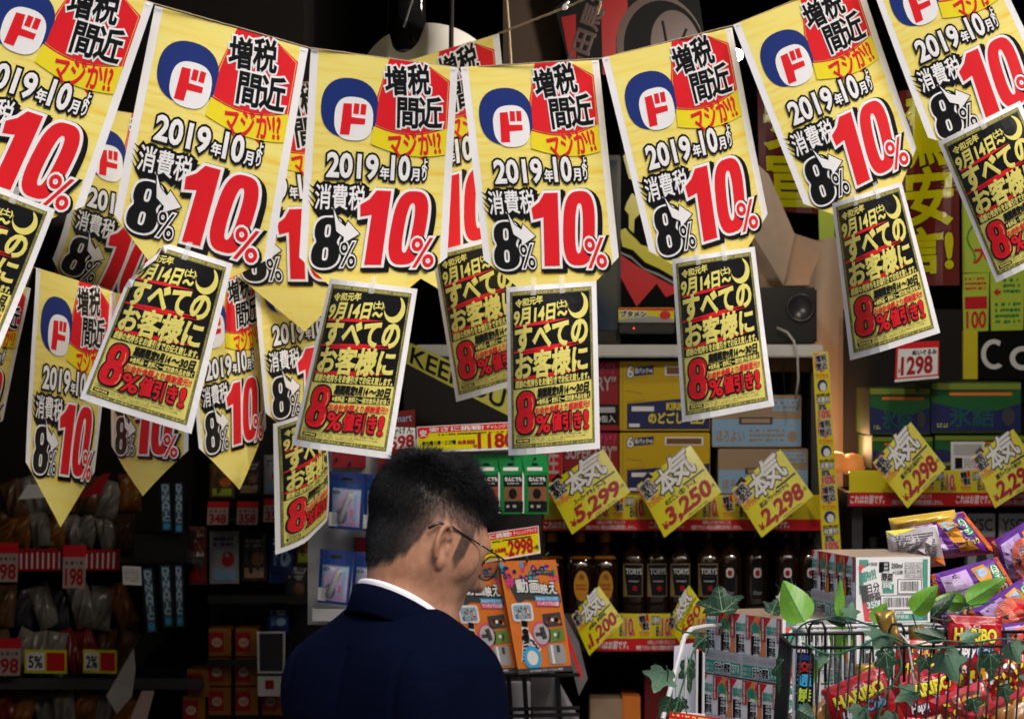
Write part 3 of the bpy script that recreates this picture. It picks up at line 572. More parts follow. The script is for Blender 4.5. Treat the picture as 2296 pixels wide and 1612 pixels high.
# bottles ---------------------------------------------------------------------
GLD = mat('dark_whisky', (.018, .007, .003), .06, .6, coat=.5, var=.1); CAPM = mat('bottle_cap', (.02, .02, .02), .25, .5); AMB = mat('amber_glass', (.30, .11, .01), .1, .6, var=.2); GOLDM = mat('gold_foil', (.45, .33, .12), .3, .5, .6)
def d_torys():
    d = D(56, 94); d.rect(0, 0, 56, 94, GOLDM); d.poly([(3, 3), (54, 3), (54, 91), (12, 91)], BLACK, 1); d.text('TORYS', (8, 14, 53, 30), WHITE, 2, bev=.35); d.text('CLASSIC', (18, 36, 44, 39), DGREY, 2); d.text('WHISKY', (16, 48, 46, 52), WHITE, 2, bev=.2); d.ell(34, 70, 7, 8, DRED, 2); return d.fin(8, 0)
def d_kaku():
    d = D(42, 86); d.ell(21, 43, 21, 43, AMBER); d.text('角', (14, 10, 28, 26), BROWN, 1, bev=.5); d.text('SUNTORY', (5, 38, 37, 44), BROWN, 1, bev=.3); d.text('Whisky', (6, 48, 36, 57), DRED, 1, bev=.3); d.line([(14, 72), (20, 66), (24, 72), (30, 66)], 1, BROWN, 1); return d.fin(8, 0)
def d_clear():
    d = D(34, 90); d.rect(1, -2, 33, 88, BLACK, -1); d.shape([stadium(17, 14, 11, 14, 3, 20)], WHITE, 0); d.shape([stadium(17, 15, 7, 9, 2.2, 18)], DRED, 1); d.text('Clear', (5, 66, 30, 76), SILVER, 0, shear=.2); return d.fin(8, 0)
LBL = {'t': d_torys(), 'k': d_kaku(), 'c': d_clear()}
def bottle(kind):
    o = empty('whisky_bottle', (0, 0, 0))
    if kind == 't': prof = [(.030, 0), (.034, .004), (.034, .150), (.028, .172), (.013, .186), (.013, .215)]; sq = 5; cap = (.0155, .213, .25)
    elif kind == 'k': prof = [(.036, 0), (.040, .004), (.040, .130), (.034, .155), (.016, .172), (.014, .205)]; sq = 3.2; cap = (.0165, .203, .232)
    else: prof = [(.032, 0), (.035, .004), (.035, .152), (.030, .172), (.0135, .19), (.013, .215)]; sq = 3.5; cap = (.0155, .213, .245)
    MB().lathe(prof, n=28, sq=sq).build('body', GLD, o, smooth=True)
    MB().lathe([(cap[0], cap[1]), (cap[0], cap[2] - .003), (cap[0] - .003, cap[2])], n=16).build('cap', AMB if kind == 'k' else CAPM, o, smooth=False)
    if kind == 'k': MB().lathe([(.0345, .1555), (.030, .1605), (.026, .1635)], n=28, sq=3.2).build('shoulder_band', AMB, o)
    w, h = LBL[kind].w / 1000, LBL[kind].h / 1000; z0 = {'t': .142, 'k': .122, 'c': .13}[kind]; rr, pp = {'t': (.034, 5), 'k': (.040, 3.2), 'c': (.035, 3.5)}[kind]
    put('label', LBL[kind], lambda u, v, z: np.stack([(u - .5) * w, -(rr ** pp - np.abs((u - .5) * w) ** pp) ** (1 / pp) - .0016 - z, z0 - v * h], 1), o); return o
BZ = at(0, 1374, SH + .04).z
KIND = {'k': ('oval orange label bottle', 'whisky bottles with oval orange labels'), 't': ('square black whisky bottle', 'square black whisky bottles'), 'c': ('dark bottle with a small crest label', 'dark bottles with a crest label')}
protos = {}
for kind, xs in (('k', (1237, 1300, 1356)), ('t', (1421, 1470, 1523, 1588)), ('c', (1638, 1694, 1763, 1818))):
    for i, x in enumerate(xs):
        l = at(x, 1374, SH + .06); l.z = BZ
        if kind not in protos: o = protos[kind] = bottle(kind)
        else: o = dup(protos[kind])
        o.location = l; o.rotation_euler = (0, 0, R((-6, 5, 2, -4)[i]))
        od = {'k': ['beside the 2998 sign', 'above the 1,200 card', 'third from the left on its shelf'], 't': ['just right of the orange labels', 'second of the four', 'third of the four', 'last before the crest labels'], 'c': ['first after the square ones', 'second from the left', 'third, near the big bright leaf', 'at the shelf end']}[kind][i]
        tag(o, KIND[kind][0] + ', ' + od, 'bottle', KIND[kind][1])
for i, x in enumerate((1958, 2010, 2062)):
    tag(dup(protos['c']), 'dark bottle in the shade of the right shelf, ' + ('left end', 'middle one', 'near the purple bag')[i], 'bottle', 'dark bottles with a crest label').location = (at(x, 1400, SH + .1).x, SH + .1, at(x, 1400, SH).z)
def d_carton(w, h):
    d = D(w, h); d.rect(0, 0, w, h, SILVER); d.rect(0, h * .35, w, h * .55, PINK, 1); d.text('YSC', (w * .1, h * .08, w * .9, h * .26), DGREY, 1, bev=.6); d.ell(w * .5, h * .7, w * .2, h * .15, DGREY, 1); return d
case('milk_pack', (2170, 1150, 2232, 1300), SH + .1, .08, SILVER, d_carton, 'pale grey pack behind the purple bag', 'pale packs', 'pack'); case('milk_pack', (2240, 1150, 2302, 1300), SH + .1, .08, SILVER, d_carton, 'pale grey pack at the right edge of the shelf', 'pale packs', 'pack')
# on the white board: screen, decoration, player, loudspeaker --------------------
scr = solid('flat_screen', [(1328, 348, 1392, 772, 9.95, 10.02)], BLK, 'slim black flat screen standing on the white board', 'screen', bev=.004); solid('panel', [(1334, 360, 1384, 740, 9.944, 9.95)], mat('screen_glass', (.02, .04, .08), .08, .7), parent=scr)
def zig(Y=10.05):
    BLACK = MATTE; d = D(200, 460); d.rect(0, 0, 200, 460, BLACK)
    d.poly([(0, 318), (60, 348), (120, 372), (200, 400), (150, 420), (120, 388), (56, 452), (0, 372)], RED, 1); d.line([(0, 312), (40, 326), (80, 352), (130, 366), (200, 392)], 6, GREY, 2); d.line([(0, 306), (40, 318), (80, 346), (130, 358), (200, 384)], 9, BLACK, 3)
    d.shape([[(0, 256), (20, 250), (32, 262), (52, 276), (70, 292), (100, 296), (130, 318), (170, 322), (200, 340), (200, 378), (130, 350), (84, 336), (44, 306), (10, 298)]], CARDY, 2); d.shape([[(24, 180), (40, 158), (60, 172), (66, 210), (48, 226), (46, 262), (30, 250), (30, 214), (16, 200)]], CARDY, 2)
    d.shape([[(10, 60), (40, 40), (60, 64), (40, 100), (60, 130), (30, 120)]], CARDY, 2); d.shape([[(120, 30), (170, 60), (150, 110), (190, 150), (140, 130)]], CARDY, 2); d.shape([[(90, 200), (130, 190), (150, 240), (110, 250)]], CARDY, 2); return d.fin()
o = tag(put('hanging_board', zig(), pxquad((1390, 300), (1530, 290), (1528, 706), (1388, 690), 10.1)), 'black hanging board with yellow splashes and a red zigzag point', 'board')
def d_snack(w, h):
    d = D(w, h); d.rect(0, 0, w, h, CARDY); d.poly([(0, 0), (w, 0), (w, h * .2), (0, h * .12)], RED, 1); d.text('ブタメン', (w * .04, h * .2, w * .5, h * .6), [(WHITE, 3), (BLACK, 1.2)], 2); d.poly([(0, h * .8), (w * .6, h * .55), (w, h * .8), (w, h), (0, h)], GREY, 1); d.ell(w * .84, h * .5, w * .1, h * .3, RED, 2); return d
case('snack_box', (1386, 690, 1512, 724), 9.93, .12, CARDY, d_snack, 'flat yellow snack box under the hanging board', cat='box')
pl = solid('disc_player', [(1388, 726, 1512, 748, 9.9, 10.1)], BLK, 'black disc player with a red standby light', 'player', bev=.003); MB().lathe([(.002, -.001), (.002, .001)], at(1421, 736, 9.897), 8).build('standby_light', mat('red_led', (1, .03, .02), emit=6), pl)
spk = solid('loudspeaker', [(1600, 645, 1832, 771, 9.92, 10.15)], BLK, 'wide black loudspeaker with two cones on the white board', 'loudspeaker', bev=.006)
for x in (1664, 1795):
    M = Matrix.Translation(at(x, 690, 9.918)) @ Matrix.Rotation(R(90), 4, 'X')
    def cone(prof, nm, m):
        b = MB().lathe(prof, n=32); b.V = [np.array([M @ Vector(v) for v in b.V[0]])]; return b.build(nm, m, spk, smooth=True)
    cone([(.042, 0), (.042, .004), (.036, .006), (.034, .002)], 'rim', mat('rim_plastic', (.03, .03, .032), .3, .5)); cone([(.034, .001), (.016, -.012), (.016, -.012), (.001, -.004)], 'cone', mat('cone_metal', (.25, .25, .27), .25, .5, .8))
tag(MB().tube([at(1742, 735, 9.88), at(1765, 745, 9.86), at(1780, 765, 9.84), at(1788, 800, 9.84), at(1790, 850, 9.86), at(1784, 895, 9.88)], .0035, 8).build('white_cable', mat('cable_white', (.55, .52, .5), .5), smooth=True), 'pale cable looping down from the loudspeaker over the board', 'cable')
tag(MB().tube([at(1758, 812, 9.93), at(1757, 850, 9.93), at(1761, 884, 9.95)], .002, 6).build('black_cable', BLK), 'thin black cable hanging above the tan case', 'cable')
solid('bracket', [(1716, 802, 1845, 834, 9.97, 10.3)], BOARD, parent=sh)
# kraft board screen behind ------------------------------------------------------
def sheetpoly(name, pts, m, label=None, cat=None, parent=None, th=.004):
    P = [at(*p) for p in pts]; n = len(P); V = P + [p + Vector((0, th, 0)) for p in P]
    o = MB().add(V, [tuple(range(n)), tuple(range(n, 2 * n))[::-1]] + [(i, n + i, n + (i + 1) % n, (i + 1) % n) for i in range(n)]).build(name, m, parent)
    return tag(o, label, cat) if label else o
kb = MB(); cols = []
for i in range(17):
    u = i / 16; x = 1690 + 265 * u; Yc = 10.55 + .10 * math.cos(u * math.pi * 1.0 + .4) + .05 * math.sin(u * 9)
    cols.append([at(x + 8 * math.sin(v * 3 + u * 5), (560 - 40 * u) * (1 - v) + 1110 * v, Yc + .03 * math.sin(4 * v + u * 6)) for v in np.linspace(0, 1, 13)])
V = [p for c in cols for p in c]; kb.add(V, [(i * 13 + j, i * 13 + j + 1, (i + 1) * 13 + j + 1, (i + 1) * 13 + j) for i in range(16) for j in range(12)])
kp = tag(kb.build('kraft_screen', KR, smooth=True), 'big curved tan cardboard screen right of the loudspeaker', 'cardboard')
sheetpoly('flap', [(1700, 370, 10.3), (1724, 392, 10.3), (1782, 526, 10.35), (1757, 640, 10.42), (1683, 545, 10.4), (1660, 480, 10.35)], mat('kraft_light', (.74, .58, .45), .7, bump=.2), parent=kp)
sheetpoly('flap', [(1782, 524, 10.38), (1856, 548, 10.45), (1900, 520, 10.5), (1905, 640, 10.5), (1757, 640, 10.46)], KR, parent=kp)
# lit round lanterns under the kraft screen
LAMP = mat('lit_lantern', (1., .33, .08), .4, emit=.25); BULB = mat('bulb', (1, .8, .5), emit=8)
for i, (x, y) in enumerate(((1838, 1040), (1874, 1036), (1912, 1040))):
    o = tag(MB().lathe([(.001, 0), (.025, .004), (.038, .022), (.036, .044), (.02, .06), (.004, .064)], at(x, y + 25, 10.2), 18).build('lantern', LAMP, smooth=True), 'small glowing orange lantern, ' + ('left of the upright strip', 'just behind the upright strip', 'right of the upright strip')[i], 'lantern', 'orange lanterns below the cardboard')
    MB().lathe([(.001, -.004), (.004, 0), (.001, .004)], at(x - 6, y + 18, 10.14), 8).build('bulb', BULB, o)
ll = bpy.data.lights.new('lantern_light', 'POINT'); ll.energy = 1.6; ll.color = (1, .55, .25); ll.shadow_soft_size = .04
lo = bpy.data.objects.new('lantern_light', ll); COL.objects.link(lo); lo.location = at(1874, 1000, 10.25)
for nm, q, e in (('bulb_light', at(1652, 124, 8.30), 24), ('shop_fill_light', at(2150, -30, 9.0), 12)):  # second lamp is unseen fill, added to brighten the streamers at the right
    l2 = bpy.data.lights.new(nm, 'POINT'); l2.energy = e; l2.color = (1, .90, .78); l2.shadow_soft_size = .05; o2 = bpy.data.objects.new(nm, l2); COL.objects.link(o2); o2.location = q
# hanging things in the dark at the top -------------------------------------------
SHIRT = mat('white_shirt', (.80, .77, .73), .85, var=.08, scale=8, bump=.4)
def shirt():
    nu, nv = 40, 22; V = []
    top = lambda u: (150 - 98 * math.sin(math.pi * min(1, u * 1.02)) ** .55) if u < .5 else (150 - 98 * math.sin(math.pi * min(1, u * 1.0)) ** .55)
    for j in range(nv + 1):
        for i in range(nu + 1):
            u, v = i / nu, j / nv; x = 815 + 292 * u; y = top(u)
            k = abs(u - .33) / .13
            if k < 1: y += 58 * (1 - k ** 2) ** .5 * (1 if v < 1 else 1)
            yy = y * (1 - v) + 420 * v; V.append(at(x, yy, 8.62 - .09 * math.sin(math.pi * u) * (.4 + .6 * min(1, v * 4)) + .012 * math.sin(u * 21 + v * 5) * v + .01 * math.sin(u * 9 - v * 11)))
    return MB().add(V, [(j * (nu + 1) + i, j * (nu + 1) + i + 1, (j + 1) * (nu + 1) + i + 1, (j + 1) * (nu + 1) + i) for j in range(nv) for i in range(nu)])
st = tag(shirt().build('hung_shirt', SHIRT, smooth=True), 'white round-necked shirt on a glossy black torso form', 'shirt')
GLOSS = mat('black_gloss', (.008, .008, .008), .08, .7)
nk = tag(MB().lathe([(.075, -.12), (.07, -.06), (.05, 0), (.047, .06), (.055, .10), (.03, .12)], at(912, 62, 8.68), 24).build('torso_form', GLOSS, smooth=True), 'glossy black display form inside the white shirt', 'display form')
MB().tube([at(926, -5, 8.58), at(905, 62, 8.6)], .0035, 8).build('hook', mat('hook_metal', (.4, .4, .4), .3, .5, 1), nk)
tag(MB().tube([at(1013, -60, 8.5), at(1011, 180, 8.5)], .006, 8).build('black_pole', BLK), 'thin black pole in front of the white shirt', 'pole')
def topsign():
    RED, BROWN = pm('sign_red', (.20, .003, .004)), pm('sign_brown', (.05, .028, .024)); BLACK = MATTE; d = D(330, 200); d.poly([(0, 40), (60, 0), (330, 0), (330, 200), (20, 200)], BLACK); d.poly([(12, 62), (46, 58), (30, 200), (22, 200)], RED, 1); d.poly([(110, 0), (170, 0), (165, 60), (130, 120), (120, 200), (90, 200)], RED, 1)
    d.text('高田馬場', (-52, 70, 188, 116), BROWN, 2, bev=2, rot=-64); d.ell(228, 150, 100, 120, BROWN, 2, a0=0, a1=360); d.ell(236, 156, 92, 112, BLACK, 3); d.ell(262, 150, 56, 82, BROWN, 4); d.line([(240, 90), (244, 190)], 6, BLACK, 5); d.line([(292, 112), (246, 190)], 6, BLACK, 5); return d.fin()
tag(put('shop_sign', topsign(), pxquad((1240, -20), (1560, -50), (1590, 150), (1262, 175), 8.9)), 'dark red and black shop sign with slanted characters and a round clock face', 'sign')
tag(solid('cloth_drape', [(1128, -30, 1258, 260, 9.0, 9.04)], mat('brown_cloth', (.06, .04, .03), .9, scale=4, var=.4)), 'dim brown cloth hanging left of the red sign', 'cloth')
tag(MB().lathe([(.001, -.016), (.014, -.01), (.016, 0), (.014, .01), (.001, .016)], at(1652, 124, 8.36), 16).build('ceiling_bulb', mat('lit_bulb', (1, .95, .85), emit=3), smooth=True), 'small lit bulb between two banners at the right', 'bulb')
def nobori(t):
    d = D(170, 620); d.rect(0, 0, 170, 620, MAROON); o = [(BLACK, 8), (CARDY, 5)]
    y = 20
    for ch, h in t: d.text(ch, (18, y, 152, y + h - 12), o, 2, rot=-4, shear=.08); y += h
    for k in range(7): d.line([(120, 250 + k * 12), (168, 236 + k * 14)], 2, GOLD, 1)
    return d.fin(8, 20)
tag(put('streamer', nobori((('驚', 230), ('安', 190), ('言!', 150))), pxquad((2016, 205), (2152, 195), (2150, 640), (2010, 640), 10.3, bulge=lambda u, v: .02 * np.sin(5 * u + 2 * v))), 'maroon streamer with big yellow brush characters, right of the tilted flyer', 'streamer', 'maroon streamers with yellow characters')
tag(put('streamer', nobori((('激', 200), ('安', 200), ('宣', 190))), pxquad((1695, 60), (1832, 60), (1838, 480), (1702, 470), 10.7, bulge=lambda u, v: .02 * np.sin(4 * u + 2 * v))), 'dim maroon streamer seen between two front banners', 'streamer', 'maroon streamers with yellow characters')
def lime1():
    d = D(190, 250); d.rect(0, 0, 190, 250, LIME); d.line([(22 + 10 * math.sin(k), 20 + k * 14) for k in range(16)], 4, GREEN, 1); d.text('祭', (36, 20, 165, 160), [(GREEN, 10), (LIME, 6), (RED, 4)], 2); d.text('大特価', (30, 185, 160, 230), RED, 2, bev=1.5); return d.fin()
def lime2(): 
    d = D(90, 130); d.rect(0, 0, 90, 130, LIME); d.scrib((8, 8, 82, 40), 3, RED, 1); d.rect(6, 52, 84, 80, RED, 1); d.text('100', (12, 86, 80, 122), RED, 1, bev=1.6); return d.fin()
def lime3():
    d = D(90, 130); d.rect(0, 0, 90, 130, LIME); d.poly([(8, 44), (20, 34), (20, 40), (28, 40), (28, 48), (20, 48), (20, 54)], RED, 1); d.scrib((34, 12, 80, 50), 3, GREEN, 1); d.scrib((12, 66, 82, 118), 4, GREEN, 1); return d.fin()
tag(put('lime_poster', lime1(), pxquad((2156, 360), (2330, 340), (2330, 610), (2158, 612), 10.35)), 'lime green poster with a big red character at the right edge', 'poster'); tag(put('lime_poster', lime2(), pxquad((2158, 614), (2218, 612), (2216, 742), (2160, 744), 10.34)), 'small lime poster with red figures', 'poster'); tag(put('lime_poster', lime3(), pxquad((2220, 612), (2298, 610), (2294, 740), (2222, 742), 10.34)), 'small lime poster with a red arrow', 'poster')
sheetpoly('lime_streamer', [(1835, 468, 10.45), (1872, 476, 10.45), (1870, 560, 10.45), (1838, 560, 10.45)], LIME, 'narrow lime strip above the cardboard screen', 'streamer')
def cosign():
    BLACK = MATTE; d = D(200, 150); d.rect(0, 0, 200, 150, BLACK); d.shape([[(48 + 38 * math.cos(R(a)), 70 + 48 * math.sin(R(a))) for a in range(50, 311, 12)] + [(48 + 24 * math.cos(R(a)), 70 + 33 * math.sin(R(a))) for a in range(310, 49, -12)]], PAPER, 1); d.ring(132, 82, 22, 38, PAPER, 1); return d.fin()
tag(put('round_letter_sign', cosign(), pxquad((2192, 745), (2345, 745), (2345, 852), (2192, 850), 10.3)), 'black sign with white round letters above the green cases', 'sign'); solid('yellow_poster', [(2160, 742, 2192, 850, 10.3, 10.33)], YEL, 'narrow yellow poster beside the black round-lettered sign', 'poster')
def tagd():
    d = D(100, 92); d.rect(0, 0, 100, 92, RED); d.rect(5, 16, 97, 82, PAPER, 1); d.rect(0, 86, 100, 92, PAPER, 1); d.text('ぬいぐるみ', (38, 20, 94, 32), BLACK, 2, bev=.6); d.text('¥', (6, 60, 12, 72), DRED, 2); d.text('1298', (14, 36, 84, 76), DRED, 2, bev=1.8); return d.fin()
o = tag(put('price_tag', tagd(), pxquad((2010, 768), (2106, 764), (2105, 848), (2006, 857), 9.84)), 'white red-edged tag priced 1298 above the green cases', 'price tag'); MB().tube([at(2056, 850, 9.845), at(2057, 872, 9.9), at(2057, 880, 9.98)], .003, 6).build('stand', STEEL, o)
# ---------------------------------------------------------------- gadget stand behind the man
GY = 8.9
PEG = mat('peg_panel', (.42, .43, .45), .5, var=.1); REDP = mat('red_panel', (.35, .02, .03), .5)
gs = empty('gadget_stand', (at(1000, 1300, GY).x, GY + .3, .03)); tag(gs, 'grey and red gadget display stand hung with packets behind the man', 'display stand')
a, c = at(690, 1400, GY + .12), at(940, 985, GY + .12)
MB().box((a.x, GY + .12, a.z), (c.x, GY + .16, c.z)).build('back_panel', PEG, gs)
MB().box((a.x, GY + .14, .03), (c.x, GY + .18, a.z - .002)).build('lower_panel', DARK, gs)
MB().box((c.x + .002, GY + .2, .03), (at(1215, 0, GY + .2).x, GY + .22, c.z)).build('dark_panel', DARK, gs)
for q in ((745, 1000, 820, 1048), (795, 1205, 860, 1240), (850, 960, 930, 1200)): solid('red_stripe', [(*q, GY + .10, GY + .118)], REDP, parent=gs)
for q in ((700, 1365, 850, 1392), (930, 1006, 1200, 1012)): solid('shelf_edge', [(*q, GY - .02, GY + .118)], PEG, parent=gs)
for x, y in ((755, 1030), (785, 1040), (1035, 1035), (1150, 1030), (1200, 1030)): MB().tube([at(x, y, GY + .11), at(x, y + 2, GY - .03), at(x, y - 6, GY - .04)], .003, 6).build('hook', STEEL, gs)
tag(solid('dark_fridge', [(905, 800, 1215, 985, 9.5, 9.6)], DARK), 'dark back board below the white shelf', 'board')
# KEEP OUT tape
def keep():
    d = D(330, 62); d.rect(0, 0, 330, 62, pm('tape_yellow', (.5, .48, .08), .4)); d.text('KEEP OUT', (30, 8, 310, 54), BLACK, 1, bev=1.2); return d.fin(10, 0)
tag(put('warning_tape', keep(), pxquad((900, 760), (1190, 890), (1176, 950), (893, 806), 9.35, bulge=lambda u, v: .04 * np.sin(3 * u))), 'yellow warning tape reading KEEP OUT sagging behind a flyer', 'tape')
IVY = mat('ivy_dark', (.02, .07, .03), .5, .4, var=.4)
def pop(w, h, head, sub, price, pre=''):
    d = D(w, h); d.rect(0, 0, w, h, PAPER); d.rect(2, 2, w - 2, h - 6, CARDY, 1); d.rect(2, 2, w - 2, h * .26, RED, 2); d.text(head, (w * .12, h * .06, w * .62, h * .23), WHITE, 3, bev=.5); d.text('チャレンジプライス', (w * .65, h * .07, w * .97, h * .22), WHITE, 3, bev=.2)
    d.ell(w * .06, h * .26, w * .05, h * .2, RED, 3); d.text('安', (w * .03, h * .14, w * .09, h * .38), WHITE, 4, bev=.6); d.scrib((w * .2, h * .3, w * .9, h * .40), 1, BLACK, 2); d.text(sub, (w * .05, h * .56, w * .36, h * .72), BLACK, 2, bev=.4); d.text('会員価格', (w * .38, h * .58, w * .54, h * .74), DRED, 2, bev=.5)
    d.text('¥', (w * .52, h * .76, w * .56, h * .88), DRED, 2, bev=.4); d.text(price, (w * .57, h * .40, w * .9, h * .90), DRED, 2, bev=2); d.text('+税', (w * .91, h * .68, w * .98, h * .84), BLACK, 2, bev=.3); return d.fin()
tag(put('price_sign', pop(270, 70, '安さに挑戦!', '自分撮り棒・Z 27種', '1180'), pxquad((934, 957), (1175, 944), (1177, 1006), (936, 1016), GY - .06)), 'long yellow sign priced 1180 above the man\'s hair', 'price sign')
tag(put('price_sign', pop(190, 80, '安さに挑戦!', 'フレキシブル三脚', '2998'), pxquad((1045, 1202), (1207, 1178), (1212, 1240), (1048, 1268), GY - .08)), 'yellow sign priced 2998 in front of the man\'s glasses', 'price sign')
def small(pr):
    d = D(90, 90); d.rect(0, 0, 90, 90, MAROON); d.text('Smart', (20, 8, 80, 24), SKYB, 1); d.poly([(0, 30), (90, 40), (90, 84), (0, 78)], PAPER, 1); d.text('かけん', (20, 36, 84, 50), BLACK, 2, bev=.3); d.text(pr, (14, 54, 84, 80), DRED, 2, bev=1.6); return d.fin()
tag(put('price_sign', small('598'), pxquad((862, 925), (930, 918), (932, 1010), (866, 1020), GY - .03)), 'dark red and white sign priced 598 beside the long yellow sign', 'price sign')
# packets ---------------------------------------------------------------------
GPK = mat('green_pack', (.008, .20, .05), .25, .5, var=.15); BPK = mat('blue_pack', (.01, .05, .22), .25, .5, var=.2); PLB = mat('blister', (.12, .20, .36), .08, .6, var=.6, scale=40)
def gpack(i, x0, x1):
    o = solid('green_packet', [(x0, 1019, x1, 1152, GY - .03, GY + .02)], GPK, ('green hanging packet nearest the hair', 'middle green hanging packet', 'right green hanging packet beside the silver case')[i], 'packet', bev=.006, group='green gadget packets')
    d = D(80, 170); d.rect(0, 0, 80, 170, GPK); d.poly([(0, 0), (70, 0), (80, 50), (8, 60)], GREEN, 1); d.rect(18, 36, 62, 46, WHITE, 2); d.rect(4, 50, 9, 168, WHITE, 1); d.rect(20, 60, 74, 92, BLACK, 2); d.text('なんにでも', (23, 64, 71, 76), WHITE, 3, bev=.5); d.text('SUPER FIX', (30, 80, 64, 85), WHITE, 3); d.rect(22, 92, 72, 132, BROWN, 2); d.ell(46, 112, 12, 15, BLACK, 3); d.rect(66, 92, 69, 132, RED, 3); d.rect(22, 134, 76, 164, BLACK, 2); d.scrib((28, 142, 70, 156), 1, GREY, 3); d.ell(40, 28, 10, 4, BLACK, 2)
    put('printed_front', d.fin(), pxquad((x0, 1019), (x1, 1019), (x1, 1152), (x0, 1152), GY - .033), o)
for i, x in enumerate((1060, 1114, 1168)): gpack(i, x, x + 62)
def bpack(q, label):
    tl, tr, br, bl = q; o = tag(put('blue_packet', BP, pxquad(*q, GY - .01, bulge=lambda u, v: .012 * np.sin(np.pi * u) * np.sin(np.pi * np.clip(v, 0, 1)))), label, 'packet', 'blue gadget packets')
    bl_ = lambda u, v: .02 * (np.sin(np.pi * u) * np.sin(np.pi * v)) ** .4 + .003 * np.sin(9 * u + 5 * v) * np.sin(np.pi * u)
    ins = lambda a, b: tuple(np.array(tl) * (1 - a) * (1 - b) + np.array(tr) * a * (1 - b) + np.array(br) * a * b + np.array(bl) * (1 - a) * b)
    g = D(10, 10); n = 12; g.add([(i * 10 / n, j * 10 / n) for j in range(n + 1) for i in range(n + 1)], [(j * (n + 1) + i, j * (n + 1) + i + 1, (j + 1) * (n + 1) + i + 1, (j + 1) * (n + 1) + i) for j in range(n) for i in range(n)], BLS, 0)
    put('blister', g.fin(), pxquad(ins(.10, .28), ins(.92, .28), ins(.9, .92), ins(.1, .92), GY - .024, bulge=bl_), o)
    p0, p1 = at(*ins(.3, .86), GY - .034), at(*ins(.62, .38), GY - .034); MB().tube([p0, p0.lerp(p1, .5), p1, p1 + Vector((.008, 0, -.004))], [.008, .006, .007, .005], 8).build('trimmer', mat('clear_plastic', (.5, .5, .52), .1, .6, var=.3), o, smooth=True)
BLS = mat('blister_clear', (.6, .65, .75), .05, .7, alpha=.28)
d = D(80, 132); d.rect(0, 0, 80, 132, BPK); d.poly([(0, 0), (80, 6), (80, 26), (0, 18)], BLUE, 1); d.ell(40, 16, 14, 4, BLACK, 2); d.rect(8, 40, 72, 124, SKYB, 1); d.poly([(8, 70), (40, 40), (72, 60), (72, 124), (30, 124)], LAV, 2); d.rect(58, 50, 64, 110, CYAN, 3); d.ell(18, 46, 9, 6, NAVY, 3); d.ell(30, 100, 14, 18, BLUE, 3); d.rect(50, 84, 58, 104, PINK, 3); d.rect(0, 94, 20, 126, PAPER, 4); BP = d.fin(6, 8)
bpack(((738, 1056), (820, 1062), (812, 1190), (737, 1184)), 'upper left blue packet beside the narrow turned flyer'); bpack(((818, 1062), (898, 1068), (890, 1196), (814, 1190)), 'upper blue packet touching the back of the man\'s hair')
bpack(((718, 1230), (794, 1236), (782, 1358), (712, 1350)), 'lower left blue packet above the man\'s left shoulder'); bpack(((795, 1236), (872, 1242), (862, 1362), (786, 1356)), 'lower blue packet behind the man\'s neck')
